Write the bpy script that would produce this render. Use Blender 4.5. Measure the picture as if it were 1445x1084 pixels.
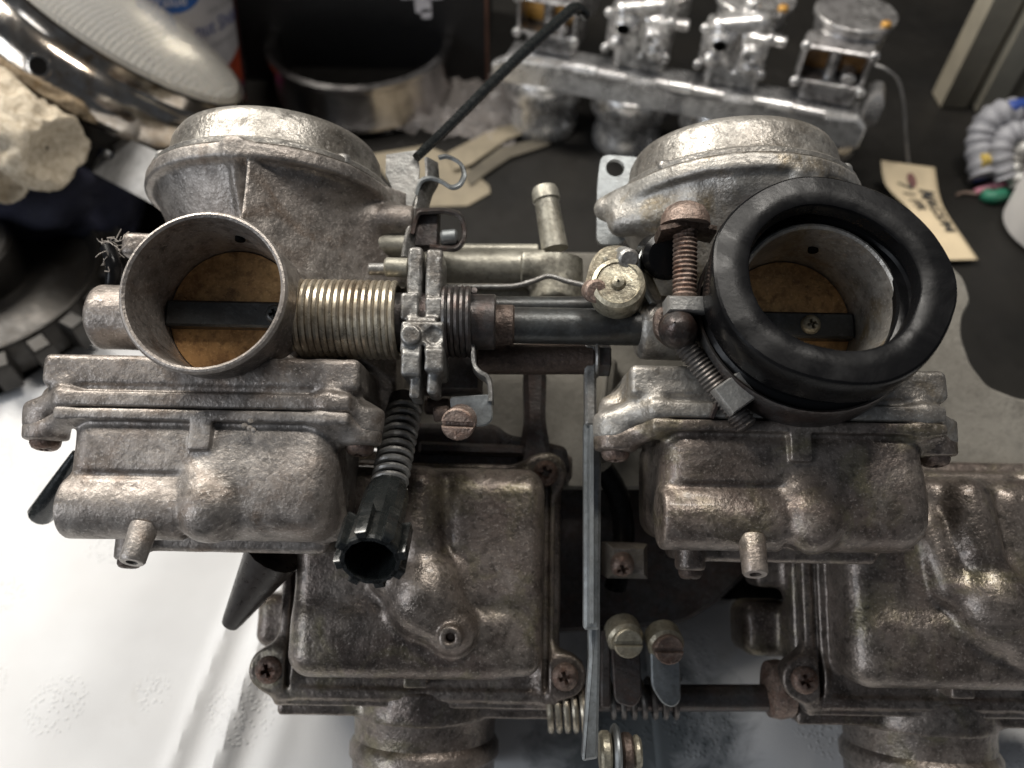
import bpy, bmesh, math, random
import numpy as np
from mathutils import Vector, Matrix, Euler, noise as mnoise

for o in list(bpy.data.objects): bpy.data.objects.remove(o)
SC = bpy.context.scene
COL = SC.collection
R = math.radians
MM = 0.001

# ------------------------------------------------------------------ camera
PITCH, ROLL, HFOV, CAMH = 52.0, 1.1, 67.0, 337.0      # degrees, degrees, degrees, mm
cam = bpy.data.cameras.new('camera')
cam.sensor_width = 36; cam.lens = 18/math.tan(R(HFOV/2))
cam.clip_start = 0.01; cam.clip_end = 50
cam.dof.use_dof = True; cam.dof.focus_distance = 0.222; cam.dof.aperture_fstop = 9.5
camo = bpy.data.objects.new('camera', cam); COL.objects.link(camo)
camo.matrix_world = Matrix.Translation((0, 0, CAMH*MM)) @ Matrix.Rotation(R(90-PITCH), 4, 'X') @ Matrix.Rotation(R(ROLL), 4, 'Z')
SC.camera = camo

# ------------------------------------------------------------------ world + lamps
W = bpy.data.worlds.new('World'); SC.world = W; W.use_nodes = True
bg = W.node_tree.nodes['Background']
bg.inputs[0].default_value = (0.62, 0.68, 0.78, 1); bg.inputs[1].default_value = 0.085

def area(name, loc, target, sx, sy, watts, col):
    l = bpy.data.lights.new(name, 'AREA'); l.shape = 'RECTANGLE'; l.size = sx; l.size_y = sy
    l.energy = watts; l.color = col
    o = bpy.data.objects.new(name, l); COL.objects.link(o)
    o.location = loc
    o.rotation_euler = (Vector(target)-Vector(loc)).to_track_quat('-Z', 'Y').to_euler()
    return o
area('ceiling_lamp', (-0.62, 0.74, 1.0), (-0.03, 0.2, 0.1), 0.55, 0.40, 15.0, (1.0, 0.95, 0.87))
area('window_light', (-1.05, -0.40, 0.7), (0.05, 0.15, 0.1), 0.5, 0.6, 5.0, (0.88, 0.93, 1.0))
area('rear_rack_fill', (0.16, 0.42, 0.95), (0.16, 0.60, 0.05), 0.30, 0.12, 4.2, (1.0, 0.95, 0.88))  # fill light added to brighten the rear rack

SC.render.engine = 'CYCLES'
SC.cycles.use_denoising = True
SC.cycles.max_bounces = 8
SC.view_settings.view_transform = 'Standard'; SC.view_settings.look = 'None'
SC.view_settings.exposure = 0.26; SC.view_settings.gamma = 1.0
SC.view_settings.use_curve_mapping = False

# ------------------------------------------------------------------ frames
F = 722.5/math.tan(R(HFOV/2)); CX, CY = 722.5, 542.0
cr, sr = math.cos(R(ROLL)), math.sin(R(ROLL))
def unroll(px, py):
    dx, dy = px-CX, py-CY
    return dx*cr+dy*sr, -dx*sr+dy*cr
G_T = 10.0; sG, cG = math.sin(R(G_T)), math.cos(R(G_T)); D0 = 225.0
def g(px, py, z):
    """photo direction -> x, y (mm) in the rack's own frame on its plane z"""
    dx, dy = unroll(px, py); a, b = dx/F, -dy/F
    d = (D0*cG-z)/(cG-b*sG)
    return (a*d, b*d*cG-(D0-d)*sG)
def g3(px, py, z):
    x, y = g(px, py, z); return Vector((x, y, z))
cp, sp = math.cos(R(PITCH)), math.sin(R(PITCH))
def ray(px, py):
    dx, dy = unroll(px, py); a, b = dx/F, -dy/F
    return Vector((a, cp+b*sp, -sp+b*cp))
def tb(px, py, h=0.0):
    """point at height h (mm) above the bench, world mm"""
    r = ray(px, py); t = (h-CAMH)/r.z
    return Vector((0, 0, CAMH))+r*t
def wd(px, py, depth):
    return Vector((0, 0, CAMH))+ray(px, py)*depth
ORG = Vector((0, 0, CAMH))+Vector((0, cp, -sp))*D0
THETA = R(80-PITCH)
GM = Matrix.Translation(ORG*MM) @ Matrix.Rotation(THETA, 4, 'X')

# ------------------------------------------------------------------ mesh building
def mesh_obj(name, V, Fc, mat, parent=None, smooth=True, angle=38):
    me = bpy.data.meshes.new(name)
    V = np.asarray(V, dtype=np.float32)*MM
    if isinstance(Fc, np.ndarray):
        me.vertices.add(len(V)); me.vertices.foreach_set('co', V.ravel())
        nq = len(Fc); me.loops.add(nq*4); me.loops.foreach_set('vertex_index', Fc.astype(np.int32).ravel())
        me.polygons.add(nq); me.polygons.foreach_set('loop_start', np.arange(nq, dtype=np.int32)*4)
        me.update(calc_edges=True)
    else:
        me.from_pydata(V.tolist(), [], Fc); me.update()
    me.validate()
    if smooth:
        me.polygons.foreach_set('use_smooth', [True]*len(me.polygons))
        if angle is not None: me.set_sharp_from_angle(angle=R(angle))
    if mat: me.materials.append(mat)
    o = bpy.data.objects.new(name, me); COL.objects.link(o)
    if parent: o.parent = parent
    return o
def empty(name, loc_mm=(0, 0, 0), rot=(0, 0, 0)):
    o = bpy.data.objects.new(name, None); COL.objects.link(o)
    o.location = Vector(loc_mm)*MM; o.rotation_euler = rot; o.empty_display_size = 0.01
    return o
def tag(o, label, cat, group=None, kind=None):
    o['label'] = label; o['category'] = cat
    if group: o['group'] = group
    if kind: o['kind'] = kind
    return o
def copy_tree(o, parent=None):
    c = o.copy(); COL.objects.link(c)
    if parent: c.parent = parent
    for ch in list(o.children): copy_tree(ch, c)
    return c

def basis(ax):
    w = Vector(ax).normalized()
    u = Vector((1, 0, 0)) if abs(w.x) < .8 else Vector((0, 1, 0))
    u = (u-w*u.dot(w)).normalized(); v = w.cross(u)
    return u, v, w
def rounded(pts, r, n=4):
    out = []; N = len(pts)
    for i in range(N):
        p0, p, p1 = Vector(pts[i-1]), Vector(pts[i]), Vector(pts[(i+1) % N])
        a, b = (p0-p), (p1-p); rr = min(r, a.length*.48, b.length*.48)
        a = p+a.normalized()*rr; b = p+b.normalized()*rr
        for k in range(n+1):
            t = k/n; out.append(a*(1-t)**2+p*2*t*(1-t)+b*t*t)
    return out
def catmull(pts, n=6, closed=False):
    P = [Vector(p) for p in pts]; N = len(P); out = []
    for i in range(N if closed else N-1):
        if closed: a, b, c, d = P[i-1], P[i], P[(i+1) % N], P[(i+2) % N]
        else: a, b, c, d = P[max(i-1, 0)], P[i], P[i+1], P[min(i+2, N-1)]
        for k in range(n):
            t = k/n
            out.append(.5*((2*b)+(c-a)*t+(2*a-5*b+4*c-d)*t*t+(3*b-a-3*c+d)*t**3))
    if not closed: out.append(P[-1])
    return out
def area2(p): return sum(p[i-1][0]*p[i][1]-p[i][0]*p[i-1][1] for i in range(len(p)))
def inset(poly, d):
    out = []; N = len(poly)
    for i in range(N):
        a, p, b = Vector(poly[i-1]).to_2d(), Vector(poly[i]).to_2d(), Vector(poly[(i+1) % N]).to_2d()
        e1, e2 = (p-a), (b-p)
        if e1.length < 1e-6: e1 = e2
        if e2.length < 1e-6: e2 = e1
        e1, e2 = e1.normalized(), e2.normalized()
        n = Vector((-e1.y-e2.y, e1.x+e2.x))
        n = n.normalized() if n.length > 1e-5 else Vector((-e1.y, e1.x))
        out.append(p+n*d)
    return out

class MB:
    def __init__(s): s.v = []; s.f = []
    def add(s, V, Fc):
        b = len(s.v); s.v += [tuple(p) for p in V]; s.f += [tuple(i+b for i in q) for q in Fc]; return s
    def rings(s, rings, cap0=True, cap1=True, closed=True):
        n = len(rings[0]); V = [p for r in rings for p in r]; Fc = []
        for i in range(len(rings)-1):
            for j in range(n if closed else n-1):
                k = (j+1) % n; Fc.append((i*n+j, i*n+k, (i+1)*n+k, (i+1)*n+j))
        if cap0: Fc.append(tuple(range(n-1, -1, -1)))
        if cap1: Fc.append(tuple((len(rings)-1)*n+j for j in range(n)))
        return s.add(V, Fc)
    def lathe(s, prof, org, ax, n=48, cap0=False, cap1=False, flat=None):
        u, v, w = basis(ax); org = Vector(org)
        return s.rings([[org+w*h+(u*math.cos(2*math.pi*k/n)+v*math.sin(2*math.pi*k/n))*max(r, .001) for k in range(n)] for r, h in prof], cap0, cap1)
    def cyl(s, a, b, r, n=24, ch=.5, r2=None):
        a, b = Vector(a), Vector(b); L = (b-a).length; r2 = r if r2 is None else r2
        c = min(ch, L*.4, r*.5)
        return s.lathe([(r-c, 0), (r, c), (r2, L-c), (r2-c, L)], a, b-a, n, True, True)
    def tube(s, path, rad, n=10, cap=True):
        P = [Vector(p) for p in path]; N = len(P); rings = []; up = None
        for i in range(N):
            t = (P[min(i+1, N-1)]-P[max(i-1, 0)]).normalized()
            if up is None: up = basis(t)[0]
            up = (up-t*up.dot(t)).normalized(); v = t.cross(up)
            r = rad[i] if hasattr(rad, '__len__') else rad
            rings.append([P[i]+(up*math.cos(2*math.pi*k/n)+v*math.sin(2*math.pi*k/n))*r for k in range(n)])
        return s.rings(rings, cap, cap)
    def prism(s, poly, h0, h1, org=(0, 0, 0), X=(1, 0, 0), Y=(0, 1, 0), ch=.5):
        poly = [Vector(p).to_2d() for p in poly]
        if area2(poly) < 0: poly = poly[::-1]
        X, Y, org = Vector(X), Vector(Y), Vector(org); Z = X.cross(Y)
        ch = min(ch, abs(h1-h0)*.4)
        ins = inset(poly, ch)
        m = lambda q, h: [org+X*p.x+Y*p.y+Z*h for p in q]
        return s.rings([m(ins, h0), m(poly, h0+ch), m(poly, h1-ch), m(ins, h1)])
    def holed(s, outer, holes, h0, h1, org=(0, 0, 0), X=(1, 0, 0), Y=(0, 1, 0)):
        """flat plate with round holes [(x, y, r)]"""
        bm = bmesh.new(); X, Y, org = Vector(X), Vector(Y), Vector(org); Z = X.cross(Y)
        outer = [Vector(p).to_2d() for p in outer]
        if area2(outer) < 0: outer = outer[::-1]
        loops = [outer]+[[Vector((x+r*math.cos(-2*math.pi*k/20), y+r*math.sin(-2*math.pi*k/20))) for k in range(20)] for x, y, r in holes]
        ed = []
        for L in loops:
            vs = [bm.verts.new((p.x, p.y, 0)) for p in L]
            ed += [bm.edges.new((vs[i], vs[(i+1) % len(vs)])) for i in range(len(vs))]
        bmesh.ops.triangle_fill(bm, use_beauty=True, edges=ed)
        bm.verts.index_update()
        top = [(org+X*v.co.x+Y*v.co.y+Z*h1) for v in bm.verts]; bot = [(org+X*v.co.x+Y*v.co.y+Z*h0) for v in bm.verts]
        n = len(top); Fc = []
        for f in bm.faces:
            idx = [v.index for v in f.verts]
            if f.normal.z < 0: idx = idx[::-1]
            Fc.append(tuple(idx)); Fc.append(tuple(i+n for i in idx[::-1]))
        bm.free(); s.add(top+bot, Fc)
        for L in loops:
            m = len(L)
            V = [org+X*p.x+Y*p.y+Z*h0 for p in L]+[org+X*p.x+Y*p.y+Z*h1 for p in L]
            s.add(V, [(i, (i+1) % m, m+(i+1) % m, m+i) for i in range(m)])
        return s
    def box(s, c, h, ch=.5, X=(1, 0, 0), Y=(0, 1, 0)):
        return s.prism([(-h[0], -h[1]), (h[0], -h[1]), (h[0], h[1]), (-h[0], h[1])], -h[2], h[2], c, X, Y, ch)
    def helix(s, a, b, r, wire, turns, n=8, seg=22, phase=0, r2=None):
        a, b = Vector(a), Vector(b); u, v, w = basis(b-a); N = int(turns*seg); r2 = r if r2 is None else r2
        return s.tube([a+(b-a)*(k/N)+(u*math.cos(2*math.pi*k/seg+phase)+v*math.sin(2*math.pi*k/seg+phase))*(r+(r2-r)*k/N) for k in range(N+1)], wire, n)
    def thread(s, a, b, r, pitch, depth, n=20):
        a, b = Vector(a), Vector(b); L = (b-a).length; pr = [(r*.6, 0)]; h = 0
        while h < L-pitch: pr += [(r-depth, h+.02), (r-depth*.2, h+pitch*.35), (r, h+pitch*.55), (r-depth*.6, h+pitch*.85)]; h += pitch
        pr.append((r*.6, L))
        return s.lathe(pr, a, b-a, n, True, True)
    def ribbon(s, path, wvec, th):
        """sheet-metal strip: path (3D), width vector, thickness"""
        P = [Vector(p) for p in path]; wv = Vector(wvec); N = len(P); rings = []
        for i in range(N):
            t = (P[min(i+1, N-1)]-P[max(i-1, 0)]).normalized(); nn = t.cross(wv).normalized()*th*.5
            e = wv.normalized()*min(th*.35, wv.length*.2)
            rings.append([P[i]+nn*.6, P[i]+e+nn, P[i]+wv-e+nn, P[i]+wv+nn*.6, P[i]+wv-nn*.6, P[i]+wv-e-nn, P[i]+e-nn, P[i]-nn*.6])
        return s.rings(rings)
    def screw(s, p, ax, r, h, kind='cross', n=20):
        """pan head with a real recess"""
        u, v, w = basis(ax); p = Vector(p)
        if kind == 'cross':
            s.lathe([(r*.96, -h*.6), (r, 0), (r*.97, h*.45), (r*.8, h*.85), (r*.58, h)], p, w, n, True, False)
            q = []
            for k in range(4):
                a = k*math.pi/2+.35
                for da, rr in ((-.32, .5), (.32, .5), (math.pi/4, .2)):
                    q.append((math.cos(a+da)*r*rr, math.sin(a+da)*r*rr))
            m = len(q); cen = []
            top = [p+u*math.cos(2*math.pi*k/n)*r*.58+v*math.sin(2*math.pi*k/n)*r*.58+w*h for k in range(n)]
            bm = bmesh.new()
            A = [bm.verts.new((math.cos(2*math.pi*k/n)*r*.58, math.sin(2*math.pi*k/n)*r*.58, 0)) for k in range(n)]
            B = [bm.verts.new((x, y, 0)) for x, y in q]
            ed = [bm.edges.new((A[i], A[(i+1) % n])) for i in range(n)]+[bm.edges.new((B[i], B[(i+1) % m])) for i in range(m)]
            bmesh.ops.triangle_fill(bm, use_beauty=True, edges=ed); bm.verts.index_update()
            s.add([p+u*t.co.x+v*t.co.y+w*h for t in bm.verts], [tuple(t.index for t in f.verts) if f.normal.z > 0 else tuple(t.index for t in f.verts)[::-1] for f in bm.faces])
            bm.free()
            V = [p+u*x+v*y+w*h for x, y in q]+[p+u*x*.6+v*y*.6+w*h*.15 for x, y in q]
            s.add(V, [(i, (i+1) % m, m+(i+1) % m, m+i) for i in range(m)]+[tuple(range(m, 2*m))])
        else:
            s.lathe([(r*.96, -h*.6), (r, 0), (r, h*.6)], p, w, n, True, True)
            t = r*.13
            for sg in (1, -1):
                poly = [(math.cos(a)*r*.98, sg*(t+(math.sin(a)*(r*.98-t)))) for a in [math.pi*k/10 for k in range(11)]]
                s.prism(poly, h*.5, h*1.05, p, u, v, ch=r*.1)
        return s
    def build(s, name, mat, parent=None, smooth=True, angle=38):
        return mesh_obj(name, s.v, s.f, mat, parent, smooth, angle)

# ------------------------------------------------------------------ cast shapes: distance field -> mesh
class Field:
    def __init__(s, lo, hi, res):
        s.lo = np.array(lo, np.float32); s.res = res
        n = [int(math.ceil((hi[i]-lo[i])/res))+1 for i in range(3)]
        s.X, s.Y, s.Z = np.meshgrid(*[(lo[i]+np.arange(n[i])*res).astype(np.float32) for i in range(3)], indexing='ij', sparse=True)
        s.n = n; s.d = np.full(n, 1e3, np.float32)
    def box(s, c, h, r=1.0):
        q = [np.abs(A-c[i])-(h[i]-r) for i, A in enumerate((s.X, s.Y, s.Z))]
        o = np.sqrt(np.maximum(q[0], 0)**2+np.maximum(q[1], 0)**2+np.maximum(q[2], 0)**2)
        return o+np.minimum(np.maximum(np.maximum(q[0], q[1]), q[2]), 0)-r
    def span(s, x0, x1, y0, y1, z0, z1, r=1.0):
        return s.box(((x0+x1)/2, (y0+y1)/2, (z0+z1)/2), ((x1-x0)/2, (y1-y0)/2, (z1-z0)/2), r)
    def cyl(s, c, ax, R_, h, r=1.0, R2=None):
        P = [s.X-c[0], s.Y-c[1], s.Z-c[2]]; i = 'xyz'.index(ax); a = P.pop(i)
        rad = R_ if R2 is None else R_+(R2-R_)*np.clip((a+h)/(2*h), 0, 1)
        q0 = np.sqrt(P[0]**2+P[1]**2)-(rad-r); q1 = np.abs(a)-(h-r)
        return np.sqrt(np.maximum(q0, 0)**2+np.maximum(q1, 0)**2)+np.minimum(np.maximum(q0, q1), 0)-r
    def cap(s, a, b, r):
        a, b = np.array(a, np.float32), np.array(b, np.float32); ba = b-a
        pa = [s.X-a[0], s.Y-a[1], s.Z-a[2]]
        t = np.clip((pa[0]*ba[0]+pa[1]*ba[1]+pa[2]*ba[2])/float(ba@ba), 0, 1)
        return np.sqrt((pa[0]-ba[0]*t)**2+(pa[1]-ba[1]*t)**2+(pa[2]-ba[2]*t)**2)-r
    def ell(s, c, r):
        q = np.sqrt(((s.X-c[0])/r[0])**2+((s.Y-c[1])/r[1])**2+((s.Z-c[2])/r[2])**2)
        return (q-1)*min(r)
    def half(s, p, nrm):
        nrm = np.array(nrm, float); nrm /= np.linalg.norm(nrm)
        return (s.X-p[0])*nrm[0]+(s.Y-p[1])*nrm[1]+(s.Z-p[2])*nrm[2]
    def add(s, d, k=1.5):
        h = np.maximum(k-np.abs(s.d-d), 0)/k; s.d = np.minimum(s.d, d)-h*h*k*.25; return s
    def sub(s, d, k=.8):
        d = -d; h = np.maximum(k-np.abs(s.d-d), 0)/k; s.d = np.maximum(s.d, d)+h*h*k*.25; return s
    def rough(s, amp, scale, seed=0):
        rng = np.random.RandomState(seed); t = 0
        for _ in range(5):
            k = rng.normal(size=3)*scale; ph = rng.rand()*6.3
            t = t+np.sin(s.X*k[0]+s.Y*k[1]+s.Z*k[2]+ph)
        s.d = s.d+amp*t*.4; return s
    def mesh(s):
        d = s.d; nx, ny, nz = d.shape; ins = d < 0
        c = [(i, j, k) for i in (0, 1) for j in (0, 1) for k in (0, 1)]
        sl = lambda i, j, k: (slice(i, nx-1+i), slice(j, ny-1+j), slice(k, nz-1+k))
        cnt = sum(ins[sl(*q)].astype(np.int8) for q in c); act = np.argwhere((cnt > 0) & (cnt < 8))
        val = {q: d[act[:, 0]+q[0], act[:, 1]+q[1], act[:, 2]+q[2]] for q in c}
        acc = np.zeros((len(act), 3), np.float32); num = np.zeros(len(act), np.float32)
        for q in c:
            for ax in range(3):
                if q[ax]: continue
                p = list(q); p[ax] = 1; p = tuple(p); a, b = val[q], val[p]; m = (a < 0) != (b < 0)
                t = np.where(m, a/np.where(m, a-b, 1), 0); P = np.tile(np.array(q, np.float32), (len(act), 1)); P[:, ax] += t
                acc += P*m[:, None]; num += m
        V = (act+acc/num[:, None])*s.res+s.lo
        idx = np.full((nx-1, ny-1, nz-1), -1, np.int64); idx[act[:, 0], act[:, 1], act[:, 2]] = np.arange(len(act))
        quads = []
        for ax in range(3):
            a, b = [i for i in range(3) if i != ax]
            s0 = [slice(1, -1)]*3; s0[ax] = slice(0, -1); s1 = list(s0); s1[ax] = slice(1, None)
            A, B = ins[tuple(s0)], ins[tuple(s1)]; e = np.argwhere(A != B); fl = A[tuple(e.T)]
            e[:, a] += 1; e[:, b] += 1
            def at(da, db):
                q = e.copy(); q[:, a] -= da; q[:, b] -= db; return idx[q[:, 0], q[:, 1], q[:, 2]]
            Q = np.stack([at(1, 1), at(0, 1), at(0, 0), at(1, 0)], 1)
            if ax == 1: fl = ~fl
            Q[~fl] = Q[~fl][:, ::-1]; quads.append(Q)
        Q = np.concatenate(quads); Q = Q[(Q >= 0).all(1)]
        return V, Q
    def build(s, name, mat, parent=None):
        V, Q = s.mesh(); return mesh_obj(name, V, Q, mat, parent, True, None)

# ------------------------------------------------------------------ materials
def N(nt, kind, **kw):
    n = nt.nodes.new(kind)
    for k, v in kw.items():
        if k in ('operation', 'blend_type', 'data_type', 'wave_type', 'bands_direction', 'feature', 'distance', 'noise_dimensions', 'rings_direction'): setattr(n, k, v)
        else: n.inputs[k].default_value = v
    return n
def ramp(nt, src, stops):
    r = nt.nodes.new('ShaderNodeValToRGB'); e = r.color_ramp.elements
    while len(e) < len(stops): e.new(.5)
    for i, (p, c) in enumerate(stops):
        e[i].position = p; e[i].color = (c, c, c, 1) if not hasattr(c, '__len__') else (*c, 1)
    nt.links.new(src, r.inputs[0]); return r.outputs[0]
def mixc(nt, fac, a, b, blend='MIX'):
    m = nt.nodes.new('ShaderNodeMix'); m.data_type = 'RGBA'; m.blend_type = blend
    for s, v in ((m.inputs[0], fac), (m.inputs[6], a), (m.inputs[7], b)):
        if hasattr(v, 'links'): nt.links.new(v, s)
        elif hasattr(v, '__len__'): s.default_value = (*v, 1)
        else: s.default_value = v if s is m.inputs[0] else (v, v, v, 1)
    return m.outputs[2]
def new_mat(name):
    m = bpy.data.materials.new(name); m.use_nodes = True; nt = m.node_tree
    b = nt.nodes['Principled BSDF']
    tc = nt.nodes.new('ShaderNodeTexCoord'); oi = nt.nodes.new('ShaderNodeObjectInfo')
    va = nt.nodes.new('ShaderNodeVectorMath'); va.operation = 'ADD'
    cb = nt.nodes.new('ShaderNodeCombineXYZ')
    mu = nt.nodes.new('ShaderNodeMath'); mu.operation = 'MULTIPLY'; mu.inputs[1].default_value = 3.7
    nt.links.new(oi.outputs['Random'], mu.inputs[0])
    for i in range(3): nt.links.new(mu.outputs[0], cb.inputs[i])
    nt.links.new(tc.outputs['Object'], va.inputs[0]); nt.links.new(cb.outputs[0], va.inputs[1])
    return m, nt, b, va.outputs[0]
def noise(nt, vec, scale, detail=4, rough=.55, dist=0.0):
    n = N(nt, 'ShaderNodeTexNoise', Scale=scale, Detail=detail, Roughness=rough, Distortion=dist)
    nt.links.new(vec, n.inputs['Vector']); return n.outputs['Fac']
def metal(name, light, dirt, grime=(.03, .025, .02), amount=.5, gr=.35, rough=(.3, .6), metallic=.62, bump=.5, grain=1100, speck=.5, stain=None, edge=.35, coat=0.0, chalk=.45, ns=1.0):
    """aged cast or plated metal: base tone, blotchy dirt, dark grime, bright specks and worn edges"""
    m, nt, b, v = new_mat(name); L = nt.links
    big = noise(nt, v, 34*ns, 5, .6, .4); mid = noise(nt, v, 150*ns, 5, .65); fine = noise(nt, v, grain, 3, .6); fin2 = noise(nt, v, grain*.42, 2, .5)
    c = mixc(nt, ramp(nt, big, [(.5-amount*.32, 0.0), (.95-amount*.5, 1.0)]), light, dirt)
    if stain:
        st = noise(nt, v, 58*ns, 4, .6, .8)
        c = mixc(nt, ramp(nt, st, [(.52, 0.0), (.70, .85)]), c, stain)
    c = mixc(nt, ramp(nt, mid, [(.38, gr), (.52, 0.0)]), c, grime)
    gb = noise(nt, v, 30*ns, 7, .75, 1.0)
    c = mixc(nt, ramp(nt, gb, [(.36, gr*.9), (.50, 0.0)]), c, grime)
    ck = noise(nt, v, 47*ns, 6, .72, .5)
    c = mixc(nt, ramp(nt, ck, [(.56, 0.0), (.68, chalk)]), c, tuple(min(1, x*1.25+.05) for x in light))
    c = mixc(nt, ramp(nt, fin2, [(.33, gr*.9), (.45, 0.0)]), c, grime)
    c = mixc(nt, ramp(nt, fine, [(.56, 0.0), (.70, speck*.9)]), c, tuple(min(1, x*1.6+.08) for x in light))
    if edge:
        gm = nt.nodes.new('ShaderNodeNewGeometry')
        c = mixc(nt, ramp(nt, gm.outputs['Pointiness'], [(.52, 0.0), (.60, edge)]), c, tuple(min(1, x*1.45+.05) for x in light))
    L.new(c, b.inputs['Base Color'])
    wet = ramp(nt, gb, [(.36, rough[0]*.75), (.54, rough[1])])
    mr = nt.nodes.new('ShaderNodeMix'); mr.inputs[0].default_value = .5; L.new(wet, mr.inputs[2]); L.new(ramp(nt, mid, [(.3, rough[1]), (.7, rough[0])]), mr.inputs[3])
    L.new(mr.outputs[0], b.inputs['Roughness'])
    b.inputs['Metallic'].default_value = metallic
    if coat: b.inputs['Coat Weight'].default_value = coat; b.inputs['Coat Roughness'].default_value = .12
    b1 = N(nt, 'ShaderNodeBump', Strength=bump*.9, Distance=.0004); L.new(fine, b1.inputs['Height'])
    b2 = N(nt, 'ShaderNodeBump', Strength=bump*.7, Distance=.0007); L.new(fin2, b2.inputs['Height']); L.new(b1.outputs[0], b2.inputs['Normal'])
    b3 = N(nt, 'ShaderNodeBump', Strength=bump*.4, Distance=.0006); L.new(mid, b3.inputs['Height']); L.new(b2.outputs[0], b3.inputs['Normal'])
    L.new(b3.outputs[0], b.inputs['Normal'])
    return m
def plain(name, col, rough=.5, metallic=0.0, bump=.2, grain=600, var=.35, coat=0.0, spec=.5):
    m, nt, b, v = new_mat(name); L = nt.links
    n1 = noise(nt, v, 60, 4); n2 = noise(nt, v, grain, 3)
    c = mixc(nt, ramp(nt, n1, [(.35, 0.0), (.65, 1.0)]), col, tuple(x*(1-var) for x in col))
    L.new(c, b.inputs['Base Color']); b.inputs['Metallic'].default_value = metallic
    L.new(ramp(nt, n2, [(.3, max(.03, rough-.12)), (.7, min(1, rough+.12))]), b.inputs['Roughness'])
    b.inputs['Specular IOR Level'].default_value = spec
    if coat: b.inputs['Coat Weight'].default_value = coat
    if bump:
        bb = N(nt, 'ShaderNodeBump', Strength=bump, Distance=.0003); L.new(n2, bb.inputs['Height']); L.new(bb.outputs[0], b.inputs['Normal'])
    return m

M = {}
M['cast'] = metal('cast_aluminium', (.37, .340, .312), (.205, .170, .148), amount=.42, gr=.35, rough=(.36, .58), stain=(.19, .14, .105))
M['cast_pale'] = metal('pale_cast_aluminium', (.43, .415, .385), (.24, .21, .18), amount=.35, gr=.3, rough=(.32, .52), speck=.4, stain=(.27, .20, .10))
M['cast_brown'] = metal('oily_brown_aluminium', (.31, .268, .232), (.15, .115, .098), amount=.55, gr=.5, rough=(.26, .5), stain=(.25, .22, .14), speck=.5, coat=.15)
M['cover'] = metal('scuffed_cover_aluminium', (.42, .40, .365), (.20, .178, .152), amount=.5, gr=.4, rough=(.27, .48), bump=.5, speck=.4)
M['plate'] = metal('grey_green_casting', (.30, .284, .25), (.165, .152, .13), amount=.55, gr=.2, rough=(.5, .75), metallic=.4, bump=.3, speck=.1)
M['pipe'] = metal('olive_zinc_pipe', (.42, .405, .345), (.24, .22, .175), amount=.5, gr=.35, rough=(.36, .55), metallic=.6, bump=.25, speck=.2, ns=2.2)
M['black_steel'] = metal('black_oxide_steel', (.075, .08, .08), (.045, .042, .04), amount=.5, gr=.3, rough=(.25, .45), bump=.2, speck=.2, edge=.1, ns=1.8)
M['steel'] = metal('dull_plated_steel', (.34, .34, .33), (.16, .14, .12), amount=.5, gr=.4, rough=(.3, .5), bump=.35, ns=2.2)
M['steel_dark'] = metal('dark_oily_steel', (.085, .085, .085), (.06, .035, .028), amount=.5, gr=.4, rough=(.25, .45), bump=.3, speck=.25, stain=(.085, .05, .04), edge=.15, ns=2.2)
M['zinc'] = metal('blue_grey_zinc', (.27, .29, .30), (.16, .165, .16), amount=.45, gr=.3, rough=(.3, .48), bump=.15, speck=.15, ns=2.2)
M['yellow_zinc'] = metal('yellow_zinc_plate', (.42, .39, .30), (.24, .19, .13), amount=.5, gr=.5, rough=(.3, .5), bump=.35, ns=3)
M['spring'] = metal('spring_wire', (.55, .50, .40), (.25, .19, .13), amount=.5, gr=.3, rough=(.2, .4), bump=.1, speck=.2, edge=0, ns=2.5)
M['spring_dark'] = metal('dark_spring_wire', (.20, .19, .18), (.09, .07, .06), amount=.5, gr=.3, rough=(.3, .5), bump=.1, speck=.1, edge=0, ns=2.5)
M['rust'] = metal('rusty_screw', (.31, .24, .20), (.13, .060, .036), (.025, .018, .014), amount=.62, gr=.6, rough=(.35, .65), metallic=.55, bump=.8, speck=.5, ns=4)
M['rust_dark'] = metal('dark_rust', (.12, .085, .068), (.045, .029, .022), (.02, .015, .012), amount=.55, gr=.6, rough=(.35, .6), metallic=.5, bump=.8, speck=.35, ns=3.5)
M['brass'] = metal('bronze_throttle_plate', (.60, .36, .15), (.36, .19, .08), (.12, .06, .03), amount=.55, gr=.5, rough=(.25, .45), bump=.15, speck=.3, edge=0, ns=1.7)
m, nt, b, v = new_mat('black_rubber')
b.inputs['Base Color'].default_value = (.0055, .0055, .006, 1); b.inputs['Specular IOR Level'].default_value = .13
r1 = noise(nt, v, 55, 5, .7, 1.0); r2 = noise(nt, v, 500, 3, .6)
nt.links.new(ramp(nt, r1, [(.38, .18), (.62, .34)]), b.inputs['Roughness'])
nt.links.new(mixc(nt, ramp(nt, r1, [(.60, 0.0), (.74, .7)]), (.0055, .0055, .006), (.016, .016, .017)), b.inputs['Base Color'])
bb = N(nt, 'ShaderNodeBump', Strength=.12, Distance=.0003); nt.links.new(r2, bb.inputs['Height']); nt.links.new(bb.outputs[0], b.inputs['Normal'])
M['black_rubber'] = m
M['black_plastic'] = plain('black_plastic', (.014, .016, .016), .25, 0, .15, 500, .3, coat=.3)
M['dark_plastic'] = plain('dark_brown_plastic', (.03, .022, .018), .35, 0, .2, 500, .3)
M['hole'] = plain('dark_recess', (.006, .0055, .005), .8, 0, 0, spec=.05)

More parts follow.
